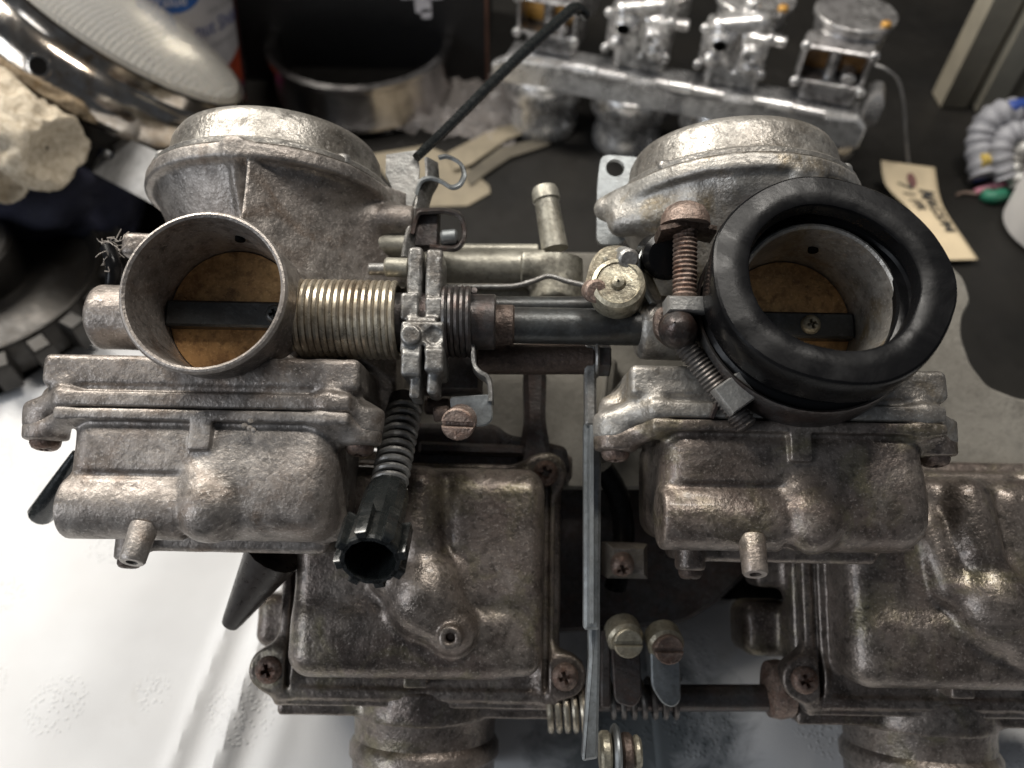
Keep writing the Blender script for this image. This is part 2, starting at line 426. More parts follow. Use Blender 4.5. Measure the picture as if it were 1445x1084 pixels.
# ================================================================== the setting
def grid_sheet(name, x0, x1, y0, y1, nx, ny, fn, mat, parent=None, th=None):
    V = []; Fc = []
    for j in range(ny+1):
        for i in range(nx+1):
            x = x0+(x1-x0)*i/nx; y = y0+(y1-y0)*j/ny; V.append(fn(x, y))
    for j in range(ny):
        for i in range(nx):
            a = j*(nx+1)+i; Fc.append((a, a+1, a+nx+2, a+nx+1))
    o = mesh_obj(name, V, Fc, mat, parent)
    if th:
        md = o.modifiers.new('thickness', 'SOLIDIFY'); md.thickness = th*MM; md.offset = -1
    return o

m, nt, b, v = new_mat('dark_bench_laminate')
n1 = noise(nt, v, 14, 5); n2 = noise(nt, v, 420, 3); n3 = noise(nt, v, 70, 6, .7)
c = mixc(nt, ramp(nt, n1, [(.35, 0.0), (.7, 1.0)]), (.010, .0095, .0088), (.017, .0155, .0135))
c = mixc(nt, ramp(nt, n3, [(.62, 0.0), (.80, .45)]), c, (.045, .04, .035))
nt.links.new(c, b.inputs['Base Color']); b.inputs['Specular IOR Level'].default_value = .22
nt.links.new(ramp(nt, n3, [(.3, .42), (.7, .62)]), b.inputs['Roughness'])
bb = N(nt, 'ShaderNodeBump', Strength=.25, Distance=.0004); nt.links.new(n2, bb.inputs['Height']); nt.links.new(bb.outputs[0], b.inputs['Normal'])
M['bench'] = m
bench = MB().box((0, 560, -15), (900, 720, 15), 1).build('workbench_top', M['bench'])
bench['kind'] = 'structure'
M['wall'] = plain('dark_wall', (.012, .010, .009), .8, 0, .2, 300, .3)
wall = MB().box((0, 1305, 560), (900, 25, 560), 1).build('wall', M['wall']); wall['kind'] = 'structure'

# ================================================================== the carburettor rack
BASE_W = Vector((0, ORG.y+40, 0))                       # base point on the bench, world mm
OFF = (GM.inverted() @ (BASE_W*MM))                      # that point in the rack frame, metres
BANK = empty('carburetor_bank', BASE_W, (THETA, 0, 0))
tag(BANK, 'greasy rack of four motorcycle carburetors lying on white paper towel', 'carburetor')
def bk(mb, name, mat, parent=None, **kw):
    o = mb.build(name, M[mat], parent or BANK, **kw) if isinstance(mb, MB) else mb.build(name, M[mat], parent or BANK)
    if parent is None: o.location = -OFF
    return o

HX, HY = g(285, 410, 15)                                 # bare inlet horn axis
BX = g(1176, 412, 25)[0]-HX                              # spacing of the two upper carburettors
PZ = -10.0                                               # throttle plate plane
hx = lambda x: x+HX
AY = HY
# ---- body of an upper carburettor (vacuum chamber above, float bowl below)
def upper_body(DX, corner):
    fb = Field((HX-70, -20, -84), (HX+60, 80, 12), .75)
    fb.add(fb.span(hx(-50), hx(42), -3.0, 6.3, -58, 1.6, 1.8), 1)
    fb.add(fb.span(hx(-45), hx(39), -5.5, 0, -56, 0.4, 1), .6)
    fb.add(fb.span(hx(-44), hx(40), -9.2, -4.6, -56, 3.2, 1.0), .8)
    for ex, ez in ((-53, -10), (41.5, -8), (-48, -50), (38, -50)):
        fb.add(fb.cyl((hx(ex), -11, ez), 'y', 6.6, 3.6, 1.2), 5)
    fb.add(fb.cap((hx(-54), -9, -9), (hx(-43), -6.5, -1), 3.6), 4)
    fb.add(fb.cap((hx(43), -9, -10), (hx(34), -6.5, 0), 3.4), 4)
    fb.add(fb.cap((hx(-54), -4, -14), (hx(-46), 0, -12), 3.4), 4)
    fb.add(fb.span(hx(-22), hx(24), 2, 52, -58, -16, 4), 4)
    fb.add(fb.cyl((HX, AY, -18), 'z', 24.6, 13, 2.5), 5)
    fb.add(fb.cyl((hx(-33), AY-.2, -16), 'x', 10.2, 12.5, 3), 2)
    fb.add(fb.cyl((hx(32), AY, -11), 'x', 8, 9, 1.5), 2)
    # vacuum chamber: bell under a round flange
    DZ = DZc
    fb.add(fb.cyl((hx(DX), 54, DZ), 'y', 25, 14.5, 2, R2=40.5), 4)
    fb.add(fb.cyl((hx(DX), 69.6, DZ), 'y', 42.5, 2.6, 1.1), 1.2)
    if not corner:
        fb.add(fb.cap((hx(DX-30), 68.5, -26), (hx(DX-46), 68, -32), 3.6), 9)
        fb.add(fb.cap((hx(DX-41), 60, -26), (hx(DX-20), 62, -12), 4.2), 8)
        fb.add(fb.cap((hx(DX-8), 66, -4), (hx(DX+14), 62, -2), 4), 6)
    # forward corner block: a ridge with a lit left face and a shaded right face
    if corner:
      w = np.maximum.reduce([fb.half((hx(5), 0, 0), (-1, 0, 0.06))+0*fb.Y, fb.half((hx(5), 0, 5.5), (.10, 0, 1))+0*fb.Y,
         fb.half((hx(11), 0, 4.5), (.66, .06, .75)), fb.half((hx(48), 0, 0), (1, 0, 0))+0*fb.Y, fb.half((0, 73.5, 0), (0, 1, 0))+0*fb.X,
         fb.half((0, 42, 6), (.10, -.62, .55))+0*fb.X, fb.half((0, 0, -50), (0, 0, -1))+0*fb.X])
      fb.add(w, 1.2)
    if corner: fb.add(fb.span(hx(-2), hx(4), 66.5, 73.5, -4, 5.5, 1.2), 2)
    fb.add(fb.cap((hx(1), 66, 2), (hx(2), 48, -9), 1.5), 2.5)
    fb.add(fb.cyl((hx(4), 46.5, -10), 'z', 5.2, 6, 1.2), 2)
    fb.sub(fb.cyl((hx(4), 46.5, -4), 'z', 2.7, 1.6, .4), .4)
    fb.add(fb.cyl((hx(4), 46.5, -5), 'z', 1.7, 1.2, .4), .3)
    if corner: fb.add(fb.cyl((hx(42), 60.5, -28), 'x', 5.2, 10, 1), 3)
    fb.add(fb.span(hx(-43), hx(-24), 44, 52, -46, -20, 2), 4)
    fb.sub(fb.cyl((HX, AY, 0), 'z', 21.2, 44, .5), .4)
    fb.sub(fb.cyl((hx(8), 3, 0), 'z', 1.9, 4, .3), .3)
    fb.sub(fb.cyl((hx(-15), 2.6, 0), 'z', 2.1, 1.2, .3), .3)
    fb.rough(.07, .4, 3)
    return fb
DX, DZ = 1.5, -38.0
DXB = -7.5
DZc = DZ
bodyA = bk(upper_body(DX, True), 'carburetor_body', 'cast')
# ---- inlet horn with its bore
hp = [(24.6, -14), (24.0, -6), (22.6, 1), (22.2, 8), (22.6, 11.5), (23.3, 12.6), (23.5, 13.8), (22.9, 14.8), (22.3, 15), (21.6, 14.4),
      (21.2, 11), (20.9, 3), (20.6, -4), (20.6, -44), (20.9, -44.5)]
horn = MB().lathe(hp, (HX, AY, 0), (0, 0, 1), 72)
hornA = bk(horn, 'inlet_horn', 'cast', bodyA)
bk(MB().cyl((hx(4.5), AY+19.2, 2), (hx(4.5), AY+21, 2), 1.5, 14, .2), 'air_jet_hole', 'hole', bodyA)
# ---- throttle plate, shaft bar, screws
tp = MB().lathe([(20.3, -.7), (20.45, 0), (20.3, .7)], (HX, AY, PZ-2.5), Vector((0, -.08, 1)), 56, True, True)
bk(tp, 'throttle_plate', 'brass', bodyA)
sb = MB().prism(rounded([(-20.2, -4.1), (20.2, -4.1), (20.2, 4.1), (-20.2, 4.1)], 1.2), -3.6, 2.2, (HX, AY-.4, PZ), ch=.7)
bk(sb, 'throttle_shaft', 'black_steel', bodyA)
for sx in (6.5,):
    bk(MB().screw((hx(sx), AY-.4, PZ+2.0), (0, 0, 1), 3.1, 1.6), 'plate_screw', 'yellow_zinc' if sx > 0 else 'steel_dark', bodyA)
# ---- vacuum cover (dome)
def cover_mesh(DX): return MB().lathe([(40.5, 72.0), (41.3, 72.6), (41.4, 74.0), (40.6, 74.8), (38.6, 75.0), (37.2, 75.8), (36.5, 77.0), (36.3, 82.0), (35.8, 85.6), (34.4, 88.2), (31.6, 89.6), (26, 90.2), (24.6, 90.8), (12, 91.2), (.5, 91.3)], (hx(DX), 0, DZ), (0, 1, 0), 80)
bk(cover_mesh(DX), 'vacuum_cover', 'cover', bodyA)
for a in (140, 35, 222, 318):
    p = Vector((hx(DX)+39.0*math.cos(R(a)), 74.0, DZ-39.0*math.sin(R(a))))
    bk(MB().screw(p, (0, 1, 0), 2.6, 2), 'cover_screw', 'steel', bodyA)
# ---- float bowl
fo = Field((HX-68, -58, -58), (HX+54, -7, 16), .65)
fo.add(fo.span(hx(-44), hx(40), -13.0, -9.6, -56, 3.4, .9), .5)
for ex, ez in ((-53, -10), (41.5, -8)):
    fo.add(fo.cyl((hx(ex), -15.6, ez), 'y', 6.3, 2.4, 1), 5)
fo.add(fo.span(hx(-40.5), hx(34.5), -44, -11, -50, 1.4, 7), 1.8)
fo.add(fo.cap((hx(-54), -14.5, -10), (hx(-42), -11.5, -2), 3.2), 4)
fo.add(fo.cap((hx(41.5), -14.5, -8), (hx(33), -11.5, -1), 3.2), 4)
fo.add(fo.cyl((hx(16), -31, -12.5), 'x', 14.8, 18.5, 7), 6)
fo.sub(fo.span(hx(-48), hx(-5), -29.2, -27.8, 0.2, 5, .6), 2.0)
fo.add(fo.cyl((hx(-23.8), -37.3, -5.6), 'x', 9.3, 17.4, 1.6), 1.6)
fo.add(fo.ell((hx(1.5), -36.5, -3), (9.4, 10.6, 10)), 2.2)
fo.add(fo.cap((hx(-2), -30, -2), (hx(0), -40, 0), 5.5), 2.5)
fo.add(fo.span(hx(-5.2), hx(1.2), -21.2, -12, -5, 3.2, .7), .6)
fo.add(fo.span(hx(-32), hx(30), -50.5, -42, -46, -22, 2.5), 3)
fo.add(fo.cyl((hx(-29), -49, -20), 'y', 4.6, 4, 1.2), 3)
fo.add(fo.cyl((hx(34), -43, -20), 'y', 5.2, 3, 1.2), 4)
fo.rough(.06, .30, 8)
bowlA = bk(fo, 'float_bowl', 'cast', bodyA)
for ex, ez in ((-53, -10), (41.5, -8)):
    bk(MB().screw((hx(ex), -18.2, ez), (0, -1, .12), 4.3, 2.8), 'bowl_screw', 'rust', bodyA)
spg = MB().lathe([(3.9, 0), (3.6, 5), (3.5, 10.2), (3.1, 10.8), (1.6, 10.8), (1.5, 6), (.1, 6)], (hx(-16.2), -42.5, .2), Vector((-.05, -.84, .36)), 24, True)
bk(spg, 'drain_spigot', 'cast', bodyA)
bk(MB().screw((hx(-29), -53.4, -20), (0, -1, .15), 3.6, 2.2), 'bowl_screw', 'rust_dark', bodyA)

# ---- second upper carburettor: the same castings
bodyB = copy_tree(bodyA, BANK); bodyB.location.x += BX*MM
for ch in bodyA.children:
    if ch.name.startswith('plate_screw'): ch.data = ch.data.copy(); ch.data.materials.clear(); ch.data.materials.append(M['black_steel']); ch.location.x = .007
bodyB['label'] = 'oil-stained body behind the black rubber boot'
for ch in bodyB.children:
    if ch.name.startswith(('float_bowl', 'drain')):
        ch.data = ch.data.copy(); ch.data.materials.clear(); ch.data.materials.append(M['cast_brown'])
tmp = upper_body(DXB, False).build('carburetor_body_casting', M['cast_pale']); bodyB.data = tmp.data; bpy.data.objects.remove(tmp)
for ch in list(bodyB.children):
    if ch.name.startswith('vacuum_cover'):
        tmp = bk(cover_mesh(DXB), 'tmp', 'cover', bodyB); ch.data = tmp.data; bpy.data.objects.remove(tmp)
    elif ch.name.startswith('cover_screw'): ch.location.x += (DXB-DX)*MM
for ch in bodyB.children:
    if ch.name.startswith('inlet_horn'):
        ch.data = ch.data.copy(); ch.data.materials.clear(); ch.data.materials.append(M['cast_pale'])

# ---- lower carburettors: bowls face the lamp side, horns rest on the towel
CXL, CXR, CT, CB_ = -80.0, 18.5, -19.0, -106.5
fl = Field((-96, -112, -68), (32, -14, -20), .65)
fl.add(fl.span(CXL, CXR-2, CB_+3, CT, -67, -60.5, 1.2), .6)
SC_C = [g(380, 945, -58), g(797, 955, -58), g(770, 668, -58)]; SC_C.append((SC_C[0][0]+4, SC_C[2][1]))
for x, y in SC_C:
    fl.add(fl.cyl((x, y, -62.5), 'z', 7.4, 4.4, 1.3), 7)
groove = np.abs(fl.box((-31, -62.5, -60.5), (44.5, 38.2, 30), 4))-1.0
groove = np.maximum(groove, fl.half((0, 0, -62.6), (0, 0, -1)))
fl.sub(groove, .8)
fl.add(fl.span(-71.5, 11.5, -90, -21.5, -64, -40.5, 6.5), 2)
fl.add(fl.span(-70.5, 3, -90, -66, -60, -38.5, 7), 4)
fl.add(fl.span(-20, 10.0, -66.5, -26, -60, -38.4, 4.5), 4)
fl.add(fl.cap((-31, -30, -42), (-30, -46, -40), 8.6), 3)
fl.add(fl.cap((-44, -38, -44), (-39.5, -58, -40), 6.2), 2.5)
fl.add(fl.ell((-27, -63, -39), (12.5, 14.5, 11.5)), 4)
fl.add(fl.cap((-25, -66, -38), (-17.5, -74, -38), 8.2), 3)
fl.add(fl.cyl((-17.6, -75.2, -32), 'z', 3.7, 5.4, .7), 1.5)
fl.sub(fl.cyl((-17.6, -75.2, -27), 'z', 1.5, 4, .2), .3)
lx, ly = g(585, 958, -50)
fl.add(fl.span(lx-4, lx+4, ly-3.4, ly+3.5, -62, -51.5, .7), .6)
fl.add(fl.span(-80, 18, -101, -97, -64, -59.2, 1.2), 1.5)
fl.rough(.06, .35, 5)
fc = Field((-98, -118, -118), (34, -12, -54), .9)
fc.add(fc.span(-81, 19, -108.5, -18, -80, -68, 1.6), 1)
fc.add(fc.span(-70, 10, -104, -22, -112, -74, 5), 4)
fc.add(fc.cyl((-30, -104, -86), 'y', 27.5, 6, 1.5), 2)
fc.add(fc.cyl((20, -98, -78), 'x', 9, 8, 1.5), 3)
fc.add(fc.span(-92, -70, -62, -44, -90, -74, 3), 4)
fc.add(fc.span(-95, -74, -88, -68, -104, -80, 5), 5)
fc.add(fc.span(-62, 24, -24, -13.5, -112, -76, 2.5), 3)
fc.rough(.1, .35, 6)
bodyC = bk(fc, 'carburetor_body', 'cast_brown')
bk(fl, 'float_bowl', 'cast_brown', bodyC)
for x, y in SC_C:
    bk(MB().screw((x, y, -57.8), (0, 0, 1), 4.7, 2.4), 'bowl_screw', 'rust', bodyC)
hc = MB().lathe([(8, -2.5), (24, -2), (27.3, 0), (26.2, 4), (25.8, 10), (26.8, 11), (27.6, 12.5), (27.6, 16), (26.4, 17.5), (25.8, 26), (24.6, 26.6), (23.5, 26), (23, 2)], (-30, -108, -86), (0, -1, 0), 64)
bk(hc, 'inlet_horn', 'cast_brown', bodyC)
DXO = g(1135, 960, -58)[0]-SC_C[0][0]
bodyD = copy_tree(bodyC, BANK); bodyD.location.x += DXO*MM

# ---- plenum casting between the pairs
PLZ = -92
pl = [g(x, y, PLZ) for x, y in ((560, 352), (1290, 362), (1335, 366), (1362, 392), (1372, 424), (1359, 447), (1358, 475), (1372, 515), (1396, 546), (1440, 563), (1560, 572), (1560, 690), (560, 690))]
pm = MB().prism(rounded(pl, 3, 3), PLZ-9, PLZ, ch=1.2)
bk(pm, 'plenum_plate', 'plate')
x0 = g(640, 600, -92)[0]; x1 = g(1250, 600, -92)[0]
bk(MB().prism(rounded([(x0, -15), (x1, -15), (x1, 34), (x0, 34)], 8), -205, PLZ-8, ch=3), 'plenum_chamber', 'plate')
rx, ry = g(860, 530, -88)
bk(MB().prism(rounded([g(855, 500, -86), g(872, 510, -86), g(860, 640, -86), g(842, 640, -86)], 2), -94, -84, ch=1.5), 'plenum_rib', 'plate')

bk(MB().prism(rounded([g(x, y, -108) for x, y in ((640, 676), (1120, 676), (1065, 800), (1012, 850), (965, 880), (880, 888), (640, 900))], 4, 3), -118, -106, ch=2), 'dark_backing_wall', 'steel_dark')  # dark wall added to darken the gap over the bright towel
bk(MB().prism(rounded([g(738, 520, -62), g(772, 520, -62), g(770, 590, -62), g(782, 665, -62), g(728, 665, -62), g(740, 590, -62)], 3, 4), -80, -62, ch=2), 'shadow_post', 'steel_dark')  # dark post added where a vertical shadow falls; its colour carries the shade
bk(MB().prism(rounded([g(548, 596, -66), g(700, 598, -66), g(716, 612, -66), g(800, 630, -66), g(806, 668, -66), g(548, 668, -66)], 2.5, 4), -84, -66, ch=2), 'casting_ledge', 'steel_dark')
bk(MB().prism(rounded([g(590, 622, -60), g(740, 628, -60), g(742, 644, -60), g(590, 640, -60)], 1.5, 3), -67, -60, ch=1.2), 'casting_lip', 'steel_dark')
bk(MB().cyl(g3(600, 572, -44), g3(636, 574, -44), 3.2, 16, .6), 'stop_spacer', 'rust_dark')
bk(MB().box(g3(640, 520, -36), (10, 9, 6), 2), 'shaft_carrier', 'steel_dark')
bk(MB().tube(catmull([g3(850, 660, -70), g3(872, 700, -74), g3(880, 760, -78), g3(868, 830, -84)], 6), 4.2, 14), 'balance_hose', 'black_rubber')
bk(MB().screw(g3(878, 797, -52), (0, -.5, .8), 4.2, 3), 'rear_bowl_screw', 'rust')
bk(MB().box(g3(880, 790, -66), (7, 6, 12), 2.5), 'rear_bowl_ear', 'cast_brown')
# ---- throttle shaft line of the upper pair
SHY = AY-1.0
def X(px, z=PZ, py=450): return g(px, py, z)[0]
bk(MB().helix((X(417), SHY, PZ), (X(566), SHY, PZ), 11.3, 1.08, 16, 8, 26), 'return_spring', 'spring')
bk(MB().cyl((X(415), SHY, PZ), (X(700), SHY, PZ), 8.6, 24), 'spring_sleeve', 'steel_dark')
bk(MB().helix((X(628), SHY, PZ), (X(668), SHY, PZ), 10.2, 1.0, 5, 8, 24), 'black_spring', 'steel_dark')
sh = MB().cyl((X(672), SHY, PZ-3), (X(935), SHY, PZ-3), 5.7, 28, 1)
bk(sh, 'throttle_cross_shaft', 'black_steel')
bk(MB().cyl((X(690), SHY, PZ-3), (X(727), SHY, PZ-3), 6.3, 28, .8), 'shaft_collar', 'rust_dark')
bk(MB().cyl(g3(660, 433, -24), g3(905, 433, -24), 3.4, 20, .6), 'choke_shaft', 'black_steel')
lo = MB().cyl(g3(672, 507, -24), g3(838, 507, -24), 5.0, 22, .8)
lo2 = bk(lo, 'idle_shaft', 'rust_dark')
bk(MB().prism([(math.cos(k*math.pi/3)*5.6, math.sin(k*math.pi/3)*5.6) for k in range(6)], 0, 4.2, g3(842, 507, -24), (0, 1, 0), (0, 0, 1), .5), 'shaft_nut', 'steel_dark')
bk(MB().lathe([(6.2, 0), (6.6, .6), (6.2, 1.2)], g3(838, 507, -24), (1, 0, 0), 24, True, True), 'shaft_washer', 'steel', lo2)

# ---- cast throttle drum: two forked plates joined by a hub
lv = Field((-42, -8, -22), (-14, 50, 9), .5)
def lvspan(p0, p1, y0, y1, z0, z1, r, k):
    a = g(p0, y0, z1); b_ = g(p1, y1, z1); lv.add(lv.span(a[0], b_[0], b_[1], a[1], z0, z1, r), k)
lvspan(576, 593, 347, 440, -20, -3, 1.2, .6)
lvspan(602, 622, 350, 440, -20, -3, 1.2, .6)
lvspan(565, 590, 412, 452, -18, 0, .9, .6)
lvspan(600, 625, 418, 452, -18, -1, .9, .6)
lvspan(566, 625, 452, 498, -20, 2.0, .9, .8)
lvspan(574, 616, 446, 458, -20, 0.5, .8, .8)
lvspan(566, 593, 494, 530, -18, 2.8, 1.0, .8)
lvspan(599, 625, 490, 524, -18, 3.2, 1.0, .8)
lvspan(578, 592, 520, 562, -14, 0, 1.0, .8)
lvspan(603, 617, 518, 556, -14, 0.5, 1.0, .8)
lv.sub(lv.cyl((*g(612, 474, 2), 2.5), 'z', 2.6, 1.4, .4), .4)
lv.add(lv.cyl((*g(580, 474, 2), 2.0), 'z', 3.0, 1.8, .5), .6)
lv.sub(lv.span(g(593, 500, 3)[0], g(598, 500, 3)[0], -12, g(596, 486, 3)[1], -30, 8, .3), .5)
lv.rough(.08, .8, 2)
bk(lv, 'throttle_drum', 'steel')
bk(MB().cyl(g3(543, 377, -8), g3(578, 378, -8), 3.0, 20, .6), 'stop_screw', 'pipe')
bk(MB().cyl(g3(520, 380, -10), g3(545, 380, -10), 1.9, 16, .4), 'stop_screw_tip', 'steel')

# ---- cable bracket, clips
br = MB().holed([g(x, y, -34) for x, y in ((545, 218), (588, 212), (592, 236), (590, 270), (580, 292), (558, 282), (552, 262), (544, 246))], [], -35.6, -34)
bk(br, 'cable_bracket', 'steel')
st = catmull([g3(600, 222, -30), g3(601, 250, -30), g3(591, 270, -28), g3(583, 300, -26), g3(573, 330, -23), g3(567, 362, -20)], 5)
bk(MB().ribbon(st, (3.6, .6, -6), 1.5), 'bracket_strip', 'steel')
cl = catmull([g3(x, y, -26) for x, y in ((588, 275), (594, 258), (608, 253), (624, 258), (638, 266), (650, 262), (656, 248), (652, 234), (642, 226), (630, 222), (620, 224))], 5)
bk(MB().ribbon(cl, (-1.0, 3.2, -5.5), 1.3), 'cable_clip', 'zinc')
cl2 = catmull([g3(x, y, -22) for x, y in ((582, 330), (590, 304), (606, 300), (630, 300), (648, 306), (655, 322), (654, 340), (644, 352), (626, 352), (606, 350))], 5)
bk(MB().ribbon(cl2, (-.6, 3.4, -6), 1.6), 'cable_clip', 'steel_dark')
bk(MB().cyl(g3(622, 336, -26), g3(646, 334, -26), 2.6, 18, .8), 'clip_pin', 'zinc')
bk(MB().box(g3(603, 325, -28), (4.2, 7, 3), 1), 'clip_block', 'steel_dark')
ca = catmull([g3(588, 222, -32), g3(640, 172, -44), g3(720, 92, -62), g3(790, 28, -78), g3(812, 12, -84), g3(826, 22, -90)], 8)
bk(MB().tube(ca, [1.6+1.0*min(1, k/26) for k in range(len(ca))], 12), 'black_cable', 'black_plastic')

# ---- fuel pipes and tee
bk(MB().cyl(g3(395, 349, -30), g3(578, 347, -30), 4.3, 24, .6), 'vent_pipe', 'pipe', angle=30)
bk(MB().lathe([(4.3, 0), (5.1, 2), (5.1, 11), (4.4, 13)], g3(430, 348, -30), (1, 0, 0), 24), 'pipe_sleeve', 'pipe')
FZ = -46
rail = MB().cyl(g3(590, 376, FZ), g3(770, 377, FZ), 6.1, 28, .6)
rl = bk(rail, 'fuel_rail', 'pipe')
bk(MB().cyl(g3(600, 352, FZ-2), g3(760, 353, FZ-2), 2.2, 16, .5), 'rail_rib', 'pipe', rl)
bk(MB().cyl(g3(600, 416, FZ-10), g3(830, 420, FZ-10), 4.2, 20, .5), 'lower_pipe', 'pipe')
tf = Field((0, 10, -66), (34, 54, -28), .6)
a = g(785, 420, FZ); t_ = g(785, 343, FZ)
tf.add(tf.cyl((a[0], (a[1]+t_[1])/2, FZ-2), 'y', 9.6, (t_[1]-a[1])/2+2, 1.4), 1)
tf.add(tf.cyl((a[0]-6, (a[1]+t_[1])/2+1, FZ), 'x', 7.6, 7, 1.2), 2)
tf.rough(.08, .4, 4)
tee = bk(tf, 'fuel_tee', 'pipe')
n0 = g3(783, 352, FZ); n1_ = g3(768, 264, FZ)
L_ = (n1_-n0).length
bk(MB().lathe([(4.9, 0), (4.7, L_*.45), (4.5, L_*.76), (5.1, L_*.78), (4.9, L_*.93), (4.3, L_*.985), (3.2, L_), (2.5, L_*.98), (2.4, L_*.6), (.1, L_*.6)], n0, n1_-n0, 28, True), 'fuel_nipple', 'pipe', tee)
bk(MB().tube(catmull([g3(x, y, -34) for x, y in ((615, 405), (690, 405), (725, 404), (752, 397), (775, 390), (800, 397), (846, 408))], 5), .95, 10), 'bent_link_wire', 'steel')

# ---- bent tab with rusty slotted screw
tabp = catmull([g3(667, 420, -8), g3(667, 470, -7), g3(668, 510, -6), g3(676, 524, -5), g3(688, 532, -5), g3(692, 548, -5), g3(692, 566, -5)], 4)
bk(MB().ribbon(tabp, (0, 0, -9), 1.6), 'stop_bracket', 'steel')
tbp = MB().prism(rounded([g(634, 560, -6), g(694, 556, -6), g(696, 592, -6), g(684, 602, -6), g(640, 600, -6)], 1.5), -8, -6, ch=.4)
bk(tbp, 'stop_tab', 'zinc')
bk(MB().screw(g3(650, 594, -6), (-.12, -.35, 1), 4.9, 5.2, 'slot'), 'stop_tab_screw', 'rust')
bk(MB().cyl(g3(612, 585, -14), g3(634, 583, -14), 2.4, 14), 'stop_pin', 'rust_dark')

# ---- idle adjuster: spring and black castellated knob pointing down at the viewer
k0, k1, k2 = g3(574, 560, -30), g3(548, 690, -12), g3(522, 792, 13)
bk(MB().cyl(k0, k0+(k1-k0)*.22, 5.6, 20, 1.5), 'adjuster_stem', 'steel_dark')
bk(MB().helix(k0+(k1-k0)*.16, k1, 4.9, 1.1, 10, 8, 22, r2=4.7), 'adjuster_spring', 'steel')
bk(MB().cyl(k0, k1, 3.4, 16), 'adjuster_rod', 'steel_dark')
kd = (k2-k1); KL = kd.length; ku, kv, kw = basis(kd)
kn = MB()
kn.lathe([(4.6, 0), (6.0, 1), (6.6, 4), (7.0, KL*.62), (7.4, KL*.62), (8.2, KL*.70), (8.4, KL*.97), (8.0, KL), (6.9, KL), (6.6, KL*.97), (6.2, KL*.55), (.1, KL*.55)], k1, kd, 14, True)
knob = bk(kn, 'adjuster_knob', 'black_plastic', angle=22)
for k in range(8):
    a_ = k*math.pi/4+.2; rd = ku*math.cos(a_)+kv*math.sin(a_)
    bk(MB().box(k1+kw*KL*.80+rd*8.2, (1.5, 1.6, KL*.20), .5, X=rd.cross(kw), Y=rd), 'knob_rib', 'black_plastic', knob)

# ---- long flat linkage bar down to the lower shaft
bk(MB().prism(rounded([g(825, 486, -20), g(842, 486, -20), g(842, 600, -20), g(826, 600, -20)], 1), -26, -20, ch=.8), 'link_bar_head', 'steel')
b1 = MB().prism(rounded([g(828, 588, -22), g(842, 588, -22), g(849, 598, -22), g(848, 720, -22), g(845, 888, -24), g(823, 888, -24), g(824, 700, -22), g(824, 600, -22)], 1), -27, -21.5, ch=.9)
lb = bk(b1, 'link_bar', 'zinc')
bk(MB().box((g3(836, 600, -20)+g3(834, 880, -20))/2, (.7, ((g3(836, 600, -20)-g3(834, 880, -20)).length)/2, 1.0), .3), 'link_bar_rib', 'zinc', lb)
bk(MB().prism(rounded([g(830, 850, -28), g(847, 850, -28), g(846, 930, -30), g(842, 1066, -32), g(820, 1070, -32), g(822, 1040, -32), g(831, 930, -30)], 1), -34, -28, ch=.9), 'link_bar_foot', 'zinc')
for p0, p1, rr, mt in ((846, 862, 6.5, 'yellow_zinc'), (864, 874, 8.5, 'zinc'), (876, 892, 6.0, 'rust_dark'), (893, 904, 5.2, 'yellow_zinc')):
    bk(MB().cyl(g3(p0, 1062, -40), g3(p1, 1062, -40), rr, 22, .8), 'pivot_washer', mt)

# ---- lower throttle shaft, springs, tabs and slotted screws
LZ = -70
bk(MB().cyl(g3(690, 985, LZ), g3(1095, 985, LZ), 4.6, 22, .6), 'lower_shaft', 'steel_dark')
bk(MB().helix(g3(772, 1002, -66), g3(836, 1002, -66), 6.6, 1.15, 5.5, 8, 22), 'lower_spring', 'spring')
bk(MB().helix(g3(858, 985, LZ), g3(960, 985, LZ), 6.4, 1.0, 7, 8, 22), 'lower_spring', 'spring_dark')
bk(MB().lathe([(4.8, 0), (9.5, 1.5), (10.2, 5), (9.4, 9), (5, 10)], g3(1078, 972, LZ), (1, 0, 0), 28, True, True), 'rusty_collar', 'rust')
bk(MB().prism(rounded([g(848, 890, -58), g(862, 890, -58), g(862, 1000, -58), g(848, 1000, -58)], 1), -72, -58, ch=.6), 'shaft_plate', 'steel_dark')
for (x, y), mt, pts in (((884, 905), 'yellow_zinc', ((862, 905), (903, 910), (906, 985), (895, 1000), (868, 992))),
                        ((941, 914), 'rust', ((918, 905), (960, 915), (961, 990), (950, 1000), (935, 994), (920, 970)))):
    q = bk(MB().prism(rounded([g(*p, -56) for p in pts], 2.2, 5), -58.5, -56, ch=.5), 'synchro_tab', 'steel_dark' if x < 900 else 'zinc')
    bk(MB().cyl(g3(x-8, y-20, -62), g3(x, y, -55), 6.4, 20, 1), 'tab_boss', 'yellow_zinc', q)
    bk(MB().screw(g3(x, y, -54.5), (.1, -.1, 1), 5.0, 3.4, 'slot'), 'slotted_screw', mt, q)

